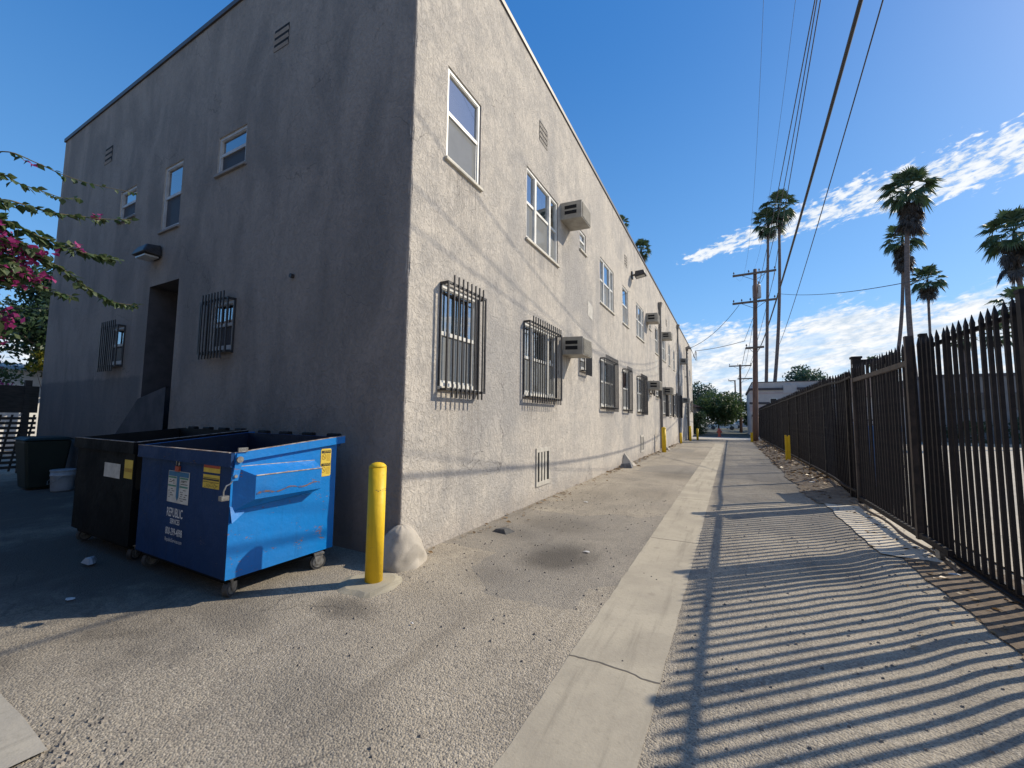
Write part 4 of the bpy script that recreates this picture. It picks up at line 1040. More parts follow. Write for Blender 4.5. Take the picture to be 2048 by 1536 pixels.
# sliding gate just inside the posts
GX = 2.12
G = thing('sliding_gate', (GX, 8.5, 0), 'sliding iron gate with brown top rail standing between the fence posts', 'gate')
ya, yb = 6.36, 9.98
y = ya+.08
while y < yb-.05:
    add_picket(PKG, G, GX, y, 0); y += .134
for z, mt, y in ((2.33, 'gate_brown', 7.24), (.12, 'fence', ya)):
    mb = MB(); mb.box(GX-.055, GX-.016, y, yb, z, z+.07); mb.build('rail', M[mt], G)
for y, h in ((7.17, 2.72), (yb-.05, 2.6)):
    mb = MB(); mb.box(GX-.062, GX+.02, y, y+.07, .10, h); mb.build('stile', M['gate_brown'], G)
for y in (ya+.3, yb-.4):
    mb = MB(); mb.tube([(GX-.045, y, .075), (GX-.005, y, .075)], .065, 16); mb.build('track_wheel', M['steel'], G)
mb = MB()
for k in range(15):
    a, c = 6.2+.28*k, 6.2+.28*(k+1)
    xa = GX-.02+.025*math.sin(k*.9); xb = GX-.02+.025*math.sin((k+1)*.9)
    mb.hexa([(xa-.03, a, .012), (xa+.03, a, .012), (xb+.03, c, .012), (xb-.03, c, .012), (xa-.008, a, .04), (xa+.008, a, .04), (xb+.008, c, .04), (xb-.008, c, .04)])
tag(mb.build('gate_track', M['gate_brown'], origin=(GX, 8, 0)), 'rusty steel track on the ground under the sliding gate', 'gate track')
GP = thing('gate_post', (2.22, 10.35, 0), 'pair of thick black gate posts joined by a header bar', 'gate post')
for x in (2.22, 2.72):
    mb = MB(); mb.box(x-.07, x+.07, 10.28, 10.42, -.05, 2.82); p = mb.build('post', M['fence'], GP, bevel=.006)
    mb = MB(); mb.box(x-.085, x+.085, 10.265, 10.435, 2.821, 2.86); mb.build('cap', M['fence'], p)
mb = MB(); mb.box(2.29, 2.65, 10.32, 10.38, 2.70, 2.80); mb.build('header', M['fence'], GP)
mb = MB(); mb.box(2.14, 2.149, 10.27, 10.30, .1, 2.7); mb.build('lit_edge_strip', M['vent'], GP)  # pale strip paints the sunlit edge of the post
# long far run
FF = thing('security_fence', (2.2, 24, gz(2.2, 24)), 'long far run of black iron picket fence leading down the alley', 'fence', 'black iron fence panels')
ys = []; y = 10.62
while y < 41: ys.append(y); y += SP
def fx(y): return lerp(2.2, 2.12, (y-10.6)/30)
def fz(y): return max(gz(2.25, y) - .03, -.2) - .02*0 - (.10 if y > 12 else .10*(y-10.6)/1.4)
for y in ys[:100]: add_picket(PK, FF, fx(y), y, fz(y))
mb = MB()
for y in ys[100:]:
    e = .014; x = fx(y); z = fz(y); mb.box(x-e, x+e, y-e, y+e, z+.05, z+2.58); mb.hexa([(x-e, y-e, z+2.58), (x+e, y-e, z+2.58), (x+e, y+e, z+2.58), (x-e, y+e, z+2.58), (x-.002, y-.002, z+2.72), (x+.002, y-.002, z+2.72), (x+.002, y+.002, z+2.72), (x-.002, y+.002, z+2.72)])
tag(mb.build('far_picket', M['fence'], FF), kind='stuff')
for zz in (2.48, .2):
    mb = MB()
    for k in range(30):
        a, c = 10.5+k*1.02, 10.5+(k+1)*1.02
        mb.hexa([(fx(a)-.05, a, fz(a)+zz), (fx(a)-.015, a, fz(a)+zz), (fx(c)-.015, c, fz(c)+zz), (fx(c)-.05, c, fz(c)+zz), (fx(a)-.05, a, fz(a)+zz+.045), (fx(a)-.015, a, fz(a)+zz+.045), (fx(c)-.015, c, fz(c)+zz+.045), (fx(c)-.05, c, fz(c)+zz+.045)])
    mb.build('rail', M['fence'], FF)
for k in range(13):
    y = 10.95+2.45*k; x = fx(y); z = fz(y); mb = MB(); mb.box(x-.05, x+.03, y-.035, y+.035, z, z+2.66); mb.build('post', M['fence_post'], FF)

# ------------------------------------------------------------------ poles and wires
def upole(x, y, ztop, rad, arms, label, lean=0.0, xf=None, step=None):
    z0 = gz(x, y)
    r = thing('utility_pole', (x, y, z0), label, 'utility pole', 'wooden utility poles')
    mb = MB(); n = 8
    mb.tube([(x+lean*k/n, y, lerp(z0-.2, ztop, k/n)) for k in range(n+1)], [lerp(rad, rad*.62, k/n) for k in range(n+1)], 14); mb.build('pole', M['wood_pole'], r, smooth=True)
    for (z, xl, xr, dz, pins) in arms:
        a = Vector((xl, y-.2, z)); c = Vector((xr, y-.2, z+dz)); mb = MB()
        mb.hexa([a+Vector((0, -.06, -.075)), c+Vector((0, -.06, -.075)), c+Vector((0, .06, -.075)), a+Vector((0, .06, -.075)), a+Vector((0, -.06, .075)), c+Vector((0, -.06, .075)), c+Vector((0, .06, .075)), a+Vector((0, .06, .075))])
        am = mb.build('crossarm', M['arm'], r)
        xc = x+lean*(z-z0)/(ztop-z0)
        for t in (.22, .78):
            p = a.lerp(c, t); mb = MB(); mb.tube([p+Vector((0, -.02, -.08)), (xc, y-.2, z-.55)], .018, 5); mb.build('brace', M['arm'], am)
        for t in pins:
            p = a.lerp(c, t); mb = MB(); mb.lathe(p+Vector((0, 0, .076)), [(.02, 0), (.02, .08), (.055, .1), (.06, .16), (.035, .2), (.03, .24)], 8); mb.build('insulator', M['insul'], am)
    if xf:
        cx_, cz = xf; mb = MB(); mb.lathe((cx_, y+.42, cz-.55), [(.27, 0), (.3, .05), (.3, 1.0), (.27, 1.08), (.12, 1.12)], 18); t = mb.build('transformer', M['xfmr'], r, smooth=False)
        for dx in (-.15, .15):
            mb = MB(); mb.lathe((cx_+dx, y+.42, cz+.57), [(.05, 0), (.06, .06), (.04, .1), (.055, .15), (.03, .24)], 8); mb.build('bushing', M['insul'], t)
        mb = MB(); mb.box(cx_-.08, cx_+.08, y+.05, y+.2, cz-.2, cz+.3); mb.build('bracket', M['arm'], t)
    return r
PY = 37.0
upole(1.62, PY, 13.45, .21, [(13.05, .42, 3.39, .05, (.03, .38, .62, .97)), (10.78, .35, 3.31, .05, (.03, .22, .42, .97)), (7.15, 1.16, 2.41, .03, (.05,))], 'tall reddish wooden utility pole with two crossarms and a grey transformer beside the fence', .38, (2.08, 11.75))
upole(1.12, 62, 8.82, .19, [(8.62, -.05, 2.56, 0, (.03, .4, .97)), (6.9, .9, 2.6, 0, ())], 'middle distance wooden utility pole with one wide crossarm beyond the alley end', .13)
upole(.83, 86, 8.7, .18, [(8.65, -.25, .95, 0, (.05,))], 'farthest small wooden utility pole above the dark trees', 0)
def wire(pts, rad, label, sag=0, group='overhead wires along the alley', n=28, mat='wire'):
    P_ = []
    if len(pts) == 2:
        a, c = Vector(pts[0]), Vector(pts[1])
        for k in range(n+1):
            t = k/n; p = a.lerp(c, t); p.z -= sag*4*t*(1-t); P_.append(p)
    else:      # quadratic through three points
        a, m_, c = map(Vector, pts)
        tm = (m_-a).length/((m_-a).length+(c-m_).length)
        for k in range(n+1):
            t = k/n
            la = (t-tm)*(t-1)/((0-tm)*(0-1)); lm = (t-0)*(t-1)/((tm)*(tm-1)); lc = (t-0)*(t-tm)/((1)*(1-tm))
            P_.append(a*la+m_*lm+c*lc)
    mb = MB(); mb.tube(P_, rad, 6)
    o = mb.build('overhead_wire', M[mat], origin=P_[0], smooth=True)
    return tag(o, label, 'wire', group)
def ext(e, m_, y=-14):
    """pole end e, a point m_ on the span, carried on to the next pole behind the viewer"""
    e, m_ = Vector(e), Vector(m_); t = (y-e.y)/(m_.y-e.y); f = e + (m_-e)*t; f.z = max(f.z - 0.0, m_.z - .3) if f.z < m_.z else min(f.z, m_.z+.9)
    return [e, m_, f]
def span(e, k1, x1, k2, x2, rad, label, yend=-9.0):
    """a sagging span: pole end e and two points on it at distances k (per metre sideways) and offsets x; a parabola in y"""
    pts = [Vector(e), Vector((x1, k1[0]*x1, 1.6+k1[1]*x1)), Vector((x2, k2[0]*x2, 1.6+k2[1]*x2))]
    ys = [p.y for p in pts]; out = []
    for k in range(41):
        y = lerp(ys[0], yend, k/40); q = Vector((0, 0, 0))
        for i in range(3):
            w = 1
            for j in range(3):
                if j != i: w *= (y-ys[j])/(ys[i]-ys[j])
            q += pts[i]*w
        out.append(Vector((q.x, y, q.z)))
    mb = MB(); mb.tube(out, rad, 6); o = mb.build('overhead_wire', M['wire'], origin=out[0], smooth=True)
    tag(o, label, 'wire', 'overhead wires along the alley')
span((2.39, PY, 13.12), (13.128, 4.707), 1.45, (5.562, 4.902), 1.45, .010, 'black overhead wire from the top crossarm, left of the close pair at the top edge')
span((2.05, PY, 12.95), (11.872, 4.239), 1.6, (5.46, 4.803), 1.6, .010, 'black overhead wire from the top crossarm beside the pole head')
span((3.36, PY, 13.17), (10.349, 3.671), 1.95, (5.291, 4.639), 1.85, .011, 'black overhead wire from the right end of the top crossarm, crossing its neighbour')
span((1.95, PY, 7.05), (8.389, 2.941), 1.30, (3.94, 3.326), 1.28, .021, 'thick bundled cable, heaviest of the overhead lines')
span((3.02, PY, 6.8), (7.632, 2.096), 1.95, (3.485, 2.884), 1.8, .009, 'thin overhead wire rightmost at the top edge of the sky')
span((.60, PY, 13.25), (16.589, 8.781), 1.0, (11.294, 10.471), 1.0, .004, 'faint hair thin overhead wire, leftmost in the sky')
span((1.75, PY, 13.3), (10.841, 5.644), 1.6, (6.833, 6.136), 1.6, .004, 'faint hair thin overhead wire just right of the leftmost one')
# on towards the next poles
for i, (a, c, lab) in enumerate([((2.39, PY, 13.1), (1.9, 62, 8.8), 'middle distance wire running from the tall pole to the next pole, upper right'), ((3.3, PY, 12.95), (2.4, 62, 8.75), 'middle distance wire running from the tall pole to the next pole, far right'),
      ((1.16, PY, 7.2), (.9, 62, 6.9), 'middle distance wire leaving the short lowest crossarm for the next pole'), ((1.95, PY, 7.05), (1.2, 62, 6.2), 'middle distance cable continuing low past the tall pole')]):
    wire([a, c], .018, lab, .35, 'wires between the far poles')
wire([(.81, PY-.2, 10.65), (CX+.5, 36.7, 7.45)], .02, 'service wire sagging from the middle crossarm to the building mast', .45, 'service wires to buildings')
wire([(1.16, PY-.2, 7.75), (CX+.75, 37.3, 7.25)], .02, 'lower service wire arching from the pole to the building mast', .10, 'service wires to buildings')
wire([(1.11, PY-.2, 7.78), (2.2, PY-.3, 10.9)], .014, 'short tap wire dropping beside the utility pole', .05, 'service wires to buildings')
wire([(3.4, PY, 11.3), (6.4, 20.5, 6.9)], .016, 'service wire slanting down over the parking lot to the right', .3, 'service wires to buildings')
wire([(-16.5, -3, 3.0), (XW+.02, 4.2, 4.35)], .012, 'thin black wire reaching the far left corner of the building', .05, 'service wires to buildings')

# ------------------------------------------------------------------ palms
def palm(x, y, ztop, base_x=None, rad=.26, crown=2.2, label='', seed=1, skirt=1.0, nf=34, group='tall fan palms', mid=None):
    rg = random.Random(seed); z0 = gz(min(x, 39), min(y, 45)); bx = x if base_x is None else base_x
    r = thing('palm_tree', (bx, y, z0), label, 'palm tree', group)
    mb = MB(); n = 16; pts = []; rr = []
    for k in range(n+1):
        t = k/n; xx = lerp(bx, x, t**.8) + (mid or 0)*math.sin(math.pi*t); pts.append((xx, y, lerp(z0-.3, ztop-.1, t))); rr.append(rad*(1.25-.45*t) * (1+.02*math.sin(k*2.2)))
    mb.tube(pts, rr, 10); mb.build('trunk', M['ptrunk'], r, smooth=True)
    c = Vector((x, y, ztop)); live = MB(); dead = MB()
    def frond(el, az, L, mb, droop):
        nonlocal c
        d = Vector((math.cos(az)*math.cos(el), math.sin(az)*math.cos(el), math.sin(el)))
        side = d.cross(Vector((0, 0, 1))); side = side.normalized() if side.length > 1e-3 else Vector((1, 0, 0)); nrm = side.cross(d).normalized()
        pet = L*.52; p2 = c + d*pet - Vector((0, 0, 1))*droop*.10*L
        w = .016*L; mb.quad(c+side*w, c-side*w, p2-side*w*.7, p2+side*w*.7)
        nb = 12; fan = L*.50; d2 = (d - Vector((0, 0, 1))*.5*droop).normalized(); nr2 = side.cross(d2).normalized()
        q = []; tp = []
        for k in range(nb+1):
            a = lerp(-2.0, 2.0, k/nb)
            v = (d2*math.cos(a) + side*math.sin(a) + nr2*.22*abs(math.sin(a))).normalized(); ln = fan*(1-.2*abs(a)/2)*rg.uniform(.92, 1.06)
            q.append(p2 + v*ln*.58 + nr2*(.03*L if k % 2 else -.03*L)); tp.append(p2 + v*ln*rg.uniform(.85, 1.1) - Vector((0, 0, 1))*ln*(.12+.42*droop)*rg.uniform(.6, 1.5))
        for k in range(nb):
            mb.poly([p2, q[k], q[k+1]]); m_ = q[k].lerp(q[k+1], .5); t_ = tp[k].lerp(tp[k+1], .5)
            mb.poly([q[k], tp[k].lerp(t_, .3), q[k].lerp(q[k+1], .55)]); mb.poly([q[k].lerp(q[k+1], .5), t_.lerp(tp[k+1], .4), q[k+1]])
    for k in range(nf):
        t = (k+.5)/nf; el = lerp(1.4, -1.0, t) + rg.uniform(-.2, .2)
        frond(el, k*2.39996+rg.uniform(-.25, .25), crown*rg.uniform(.85, 1.1), live, .15+.55*t)
    for k in range(int(26*skirt)):
        el = rg.uniform(-1.5, -.6); c = Vector((x, y, ztop - .15*crown - rg.random()**1.3*crown*.62*min(skirt, 1.7))); frond(el, rg.uniform(0, 6.283), crown*rg.uniform(.5, .8), dead, .8)
    live.build('crown', M['palm'], r)
    if skirt > 0: dead.build('dead_skirt', M['palm_dead'], r)
    return r
palm(4.45, 55, 24.6, 3.3, .16, 2.15, 'shorter fan palm of the pair right behind the utility pole', 3, .25, 26)
palm(5.55, 55, 26.3, 3.7, .165, 2.25, 'taller fan palm of the pair right behind the utility pole', 4, .3, 26, mid=.35)
palm(15.25, 50, 23.2, 15.2, .20, 2.4, 'tallest shaggy fan palm right of the cloud band with a thick dead skirt', 5, 2.4, 34, mid=-.5)
palm(15.8, 54, 20.0, 13.0, .15, 2.0, 'leaning fan palm whose crown hangs just below the tallest palm', 6, 1.8, 28, mid=.5)
palm(17.75, 55, 15.8, 17.5, .115, 1.85, 'lower fan palm right of the leaning palm, above the fence', 7, .8, 28)
palm(19.6, 45, 16.2, 19.9, .16, 2.2, 'shaggy fan palm cut by the right edge of the picture', 8, 1.8, 32)
palm(15.2, 35, 8.6, 15.3, .15, 1.35, 'short dark palm behind the spear tips at the far right', 9, .3, 22)
palm(-10.9, 60, 26.0, -10.9, .2, 1.8, 'fan palm crown peeking over the roof edge, lower of two', 10, .5, 26)
palm(-13.75, 60, 30.6, -13.75, .2, 1.4, 'fan palm crown barely showing over the roof edge, higher of two', 11, .5, 26)
palm(22.5, 62, 10.6, 22.5, .16, 1.4, 'small far palm just above the gate stile, left of two', 12, .2, 20, 'small palms far behind the gate')
palm(25.2, 62, 10.9, 25.2, .16, 1.6, 'small far palm just right of the gate stile, right of two', 13, .2, 20, 'small palms far behind the gate')
palm(17.2, 72, 9.6, 17.2, .14, 1.2, 'tiny far palm seen above the gate header, left one', 14, .1, 18, 'tiny palms above the gate header')
palm(19.6, 72, 9.9, 19.6, .14, 1.2, 'tiny far palm seen above the gate header, right one', 15, .1, 18, 'tiny palms above the gate header')

# ------------------------------------------------------------------ broadleaf trees and shrubs
def blob(mb, c, rx, ry, rz, n, leaf, rg, m=0, shell=.55):
    for _ in range(n):
        d = Vector((rg.gauss(0, 1), rg.gauss(0, 1), rg.gauss(0, 1))).normalized(); t = rg.uniform(shell, 1.05)
        p = Vector(c) + Vector((d.x*rx*t, d.y*ry*t, d.z*rz*t))
        a = Vector((rg.gauss(0, 1), rg.gauss(0, 1), rg.gauss(0, .7))).normalized(); b_ = a.orthogonal().normalized(); b_ = (Matrix.Rotation(rg.uniform(0, 6.28), 3, a) @ b_)
        l = leaf*rg.uniform(.6, 1.3); s = a.cross(b_)
        mb.poly([p-b_*l*.5, p+s*l*.28, p+b_*l*.6, p-s*l*.28], m)
def tree(x, y, h, r_, label, mat, seed, clumps=26, n=110, leaf=.24, name='tree', cat='tree', group=None, squash=.8, trunk=.16, low=.25, ry=None, z0=None):
    rg = random.Random(seed); z0 = gz(x, y) if z0 is None else z0; ry = ry or r_
    r = thing(name, (x, y, z0), label, cat, group)
    tb = MB(); crown = MB(); zc = z0 + h*(low+1)/2; rz = h*(1-low)/2
    tb.tube([(x, y, z0-.1), (x+.08, y, z0+h*.2), (x-.05, y, z0+h*.45), (x, y, z0+h*.8)], [trunk, trunk*.8, trunk*.6, trunk*.2], 9)
    for k in range(clumps):
        d = Vector((rg.gauss(0, 1), rg.gauss(0, 1), rg.gauss(0, 1))).normalized(); t = rg.uniform(.35, .86)
        c = Vector((x+d.x*r_*t, y+d.y*ry*t, zc+d.z*rz*t)); cr = r_*rg.uniform(.24, .40)
        if c.z-cr*squash < z0+.05: c.z = z0+.05+cr*squash
        blob(crown, c, cr, cr, cr*squash, n, leaf, rg)
        if k % 3 == 0: tb.tube([(x, y, z0+h*.35), Vector((x, y, z0+h*.4)).lerp(c, .5)+Vector((0, 0, .1)), c], [trunk*.4, trunk*.25, trunk*.1], 6)
    tb.build('trunk', M['bark'], r, smooth=True); crown.build('crown', mat, r)
    return r
tree(-1.5, 60, 5.2, 3.2, 'big rounded green bush filling the end of the alley', M['leaf_mid'], 21, 74, 150, .26, 'bush', 'bush', None, .8, .12, .2)
tree(-5.2, 80, 8.6, 3.4, 'dark tree rising behind the rounded bush at its left', M['leaf_far'], 22, 34, 110, .36, group='dark trees beyond the alley end')
tree(-.6, 84, 7.2, 3.0, 'dark tree behind the rounded bush, right beside the far pole', M['leaf_far'], 23, 30, 110, .36, group='dark trees beyond the alley end')
tree(2.5, 72, 4.9, 1.9, 'dark tree between the far pole and the pale house', M['leaf_dark'], 24, 26, 110, .3, group='dark trees beyond the alley end', low=.05)
tree(-3.1, 47.5, 2.9, 1.35, 'dark ivy covered shrub at the far building corner', M['leaf_dark'], 25, 34, 150, .15, 'shrub', 'shrub', None, .9, .08, .0)
tree(8.6, 70, 9.6, 3.6, 'dark leafy tree behind the pale house roof, larger of two', M['leaf_far'], 26, 34, 120, .34, group='trees behind the pale house', squash=.7, low=.3)
tree(13.2, 70, 8.4, 3.0, 'dark leafy tree behind the pale house roof, smaller of two', M['leaf_far'], 27, 26, 120, .34, group='trees behind the pale house', squash=.7, low=.3)
tree(-8.3, 57, 10.6, 2.0, 'leafy branches of a tree showing over the far end of the roof', M['leaf_dark'], 28, 16, 50, .3, group=None, squash=.8, low=.5)
tree(-24.5, 6.2, 8.0, 2.4, 'dark leafy tree left of the building behind the flowering vine', M['leaf_dark'], 29, 46, 160, .2, squash=.8, low=.3, ry=2.0)
tree(-30, 8.5, 8.5, 2.6, 'second dark tree farther left behind the flowering vine', M['leaf_dark'], 30, 36, 130, .24, squash=.8, low=.2)
tree(-24.0, 5.75, 4.15, .75, 'low yellow leaved shrub above the white wall at left', M['leaf_yel'], 31, 16, 80, .12, 'shrub', 'shrub', None, .6, .04, .72)
# planting along the far side of the lot
for i, (x, y, h, rr, lab) in enumerate([(14.5, 40.3, 1.7, 1.3, 'dark hedge shrub across the parking lot, left'), (17.5, 40.3, 1.9, 1.5, 'dark hedge shrub across the parking lot, second from left'), (21.0, 40.4, 1.7, 1.6, 'dark hedge shrub across the parking lot, third from left'), (24.8, 40.5, 1.9, 1.7, 'dark hedge shrub across the parking lot, rightmost')]):
    tree(x, y, h, rr, lab, M['leaf_dark'], 40+i, 18, 90, .16, 'hedge_shrub', 'hedge', 'hedge shrubs across the parking lot', .8, .05, 0)

# far-left pink bougainvillea on the wall
def pink_shrub(x, y, z, r_, label, seed):
    rg = random.Random(seed); r = thing('bougainvillea', (x, y, z), label, 'flowering shrub'); lf = MB(); fl = MB()
    for k in range(14):
        c = Vector((x+rg.uniform(-r_, r_), y+rg.uniform(-.5, .5), z+rg.uniform(.1, 1)*r_*1.1)); blob(fl if k % 3 else lf, c, r_*.34, .35, r_*.28, 110, .09, rg, 0, .2)
    tb = MB(); tb.tube([(x, y, z-1.2), (x+.1, y, z), (x-.1, y, z+r_)], [.05, .04, .02], 6); tb.build('stem', M['stem'], r)
    lf.build('foliage', M['leaf_mid'], r); fl.build('flowers', M['bract'], r)
pink_shrub(-19.5, 3.5, 1.9, .95, 'bushy magenta bougainvillea above the dark fence at far left', 50)

# near vine reaching in from the left
def vine():
    r = thing('bougainvillea', (-6.6, .55, 0), 'bougainvillea with long arching leafy shoots and magenta flowers reaching in from the left', 'flowering vine')
    rg = random.Random(77)
    st = MB(); lf = MB(); fl = MB()
    def leaf(p, d, l, mb, m=0):
        side = d.cross(Vector((rg.gauss(0, .5), rg.gauss(0, .5), 1))); side = side.normalized() if side.length > .01 else Vector((1, 0, 0)); n = side.cross(d).normalized()
        a = p + d*l*.12; mid = p+d*l*.45+n*l*.06; tip = p+d*l; w = l*.33
        mb.poly([a, a+d*l*.18+side*w*.8+n*l*.08, p+d*l*.5+side*w+n*l*.10, tip, mid]); mb.poly([a, mid, tip, p+d*l*.5-side*w+n*l*.10, a+d*l*.18-side*w*.8+n*l*.08])
    def shoot(pts, rad, dens, lsize, flowers=(), tipfade=True):
        dens *= 2.3; lsize *= .95
        pts = [Vector(p) for p in pts]; fine = []
        for k in range(len(pts)-1):
            for q in range(6):
                t = q/6; p0 = pts[max(k-1, 0)]; p1 = pts[k]; p2 = pts[k+1]; p3 = pts[min(k+2, len(pts)-1)]
                fine.append(.5*((2*p1)+(p2-p0)*t+(2*p0-5*p1+4*p2-p3)*t*t+(3*p1-p0-3*p2+p3)*t**3))
        fine.append(pts[-1])
        st.tube(fine, [lerp(rad, rad*.3, k/(len(fine)-1)) for k in range(len(fine))], 6)
        for k in range(len(fine)-1):
            u = k/(len(fine)-1); seg = fine[k+1]-fine[k]
            for _ in range(max(1, int(seg.length*dens))if rg.random() < seg.length*dens+.2 else 0):
                p = fine[k]+seg*rg.random(); d = Vector((rg.gauss(0, .6), rg.gauss(0, .6), rg.gauss(-.55, .5))) + seg.normalized()*.45
                leaf(p, d.normalized(), lsize*rg.uniform(.6, 1.15)*(1-.35*u), lf)
        for u, n, s in flowers:
            p = fine[min(int(u*(len(fine)-1)), len(fine)-1)]
            for _ in range(n):
                q = p+Vector((rg.gauss(0, s), rg.gauss(0, s), rg.gauss(0, s*.7)))
                for j in range(3): leaf(q, Vector((rg.gauss(0, 1), rg.gauss(0, 1), rg.gauss(.1, .8))).normalized(), .05*rg.uniform(.8, 1.2), fl)
    X = -5.0
    shoot([(-6.3, .6, 3.3), (-5.5, .72, 3.6), (X, .83, 3.63), (X, 1.0, 3.64), (X, 1.17, 3.62), (X, 1.39, 3.64), (X, 1.66, 3.71)], .006, 11, .09, ((.55, 1, .02),))
    shoot([(-6.3, .6, 3.1), (-5.4, .75, 3.42), (X, .83, 3.44), (X, .93, 3.42), (X, 1.07, 3.42), (X, 1.17, 3.42), (X, 1.28, 3.47)], .007, 26, .10)
    shoot([(-6.4, .6, 2.9), (-5.5, .75, 3.2), (X, .84, 3.24), (X, 1.0, 3.26), (X, 1.14, 3.27), (X, 1.29, 3.31), (X, 1.41, 3.34), (X, 1.63, 3.43)], .008, 44, .11, ((.86, 3, .03),))
    shoot([(-6.4, .6, 2.7), (-5.5, .75, 3.05), (X, .85, 3.08), (X, 1.01, 3.05), (X, 1.18, 3.01), (X, 1.37, 3.0), (X, 1.56, 3.01)], .009, 74, .12, ((.3, 5, .05), (.78, 3, .03)))
    shoot([(-6.3, .6, 2.8), (-5.5, .8, 3.0), (X, .94, 2.96), (X, 1.11, 2.85), (X, 1.2, 2.82), (X, 1.29, 2.75), (X, 1.41, 2.67), (X, 1.57, 2.61), (X, 1.73, 2.62)], .009, 66, .105, ((.35, 8, .05),))
    shoot([(-6.3, .6, 2.5), (-5.5, .8, 2.85), (X, .92, 2.79), (X, 1.04, 2.66), (X, 1.15, 2.61), (X, 1.29, 2.59)], .008, 70, .10, ((.6, 6, .05),))
    shoot([(-6.4, .6, 2.2), (-5.6, .75, 2.7), (X, .86, 2.72), (X, .98, 2.66), (X, 1.12, 2.70)], .008, 60, .10, ((.7, 12, .06), (.95, 6, .04)))
    shoot([(-6.4, .6, 2.6), (-5.6, .75, 2.95), (X, .84, 2.93), (X, .95, 2.90), (X, 1.08, 2.86)], .008, 60, .10, ((.6, 16, .07), (.9, 10, .05)))
    # a few cut-off sprigs that reach nearer the top corner
    shoot([(-3.4, -.6, 4.4), (-3.3, .1, 4.55), (-3.2, .42, 4.62)], .006, 22, .09)
    # the shrub body
    for k in range(24):
        c = Vector((-6.1+rg.uniform(-.6, .55), .75+rg.uniform(-.35, .28), 1.9+rg.random()*1.05)); blob(lf, c, .28, .2, .22, 60, .085, rg, 0, .1)
        if k % 2: blob(fl, c+Vector((.12, .05, .15)), .2, .14, .15, 34, .05, rg, 0, .2)
    for k in range(26):
        c = Vector((-5.35+rg.uniform(-.35, .25), .84+rg.uniform(-.12, .18), 2.15+rg.random()*.8)); blob(lf, c, .17, .12, .14, 40, .08, rg, 0, .1)
        if k % 3 != 2: blob(fl, c+Vector((.08, .03, .08)), .14, .10, .10, 34, .05, rg, 0, .2)
    for k in range(4): st.tube([(-6.6+.1*k, .5, 0), (-6.5+.05*k, .55, 1.2), (-6.35+.1*k, .6, 2.4)], [.03, .022, .01], 7)
    st.build('stem', M['stem'], r, smooth=True); lf.build('foliage', M['leaf_vine'], r); fl.build('flowers', M['bract'], r)
vine()

# ------------------------------------------------------------------ left background
r = thing('lattice_fence', (-16.3, 3.2, 0), 'dark wooden fence with lattice lower half beside the far building corner', 'fence')
mb = MB(); x = -16.3
mb.box(x-.03, x+.03, -1.5, 3.75, 1.55, 2.25); mb.build('top_board', M['lattice'], r)
mb = MB()
for k in range(11): mb.box(x-.015, x+.015, -1.5, 3.75, .12+.125*k, .19+.125*k)
mb.build('slat_panel', M['lattice'], r)
mb = MB()
for k in range(30):
    y = -1.4+.19*k; mb.hexa([(x-.04, y, .05), (x-.016, y, .05), (x-.016, y+.04, .05), (x-.04, y+.04, .05), (x-.04, y+.16, 1.5), (x-.016, y+.16, 1.5), (x-.016, y+.2, 1.5), (x-.04, y+.2, 1.5)])
mb.build('lattice_panel', M['lattice'], r)
for y in (-1.5, .6, 2.4, 3.55):
    mb = MB(); mb.box(x-.06, x+.06, y-.06, y+.06, -.1, 2.4); mb.build('post', M['lattice'], r)
r = thing('garage', (-26, 4, 0), 'white garage wall in the sun behind the lattice fence', 'garage')
mb = MB(); mb.box(-29, -25.5, 1.0, 7.5, 0, 3.25); mb.build('wall', M['white_wall'], r)
mb = MB(); mb.hexa([(-29.2, .8, 3.251), (-25.3, .8, 3.251), (-25.3, 7.7, 3.251), (-29.2, 7.7, 3.251), (-28, 1, 3.7), (-26.2, 1, 3.5), (-26.2, 7.5, 3.5), (-28, 7.5, 3.7)]); mb.build('roof', M['white_wall'], r)
mb = MB(); mb.box(-25.49, -25.45, 2.2, 4.6, 0, 2.3); mb.build('garage_door', M['vent'], r)

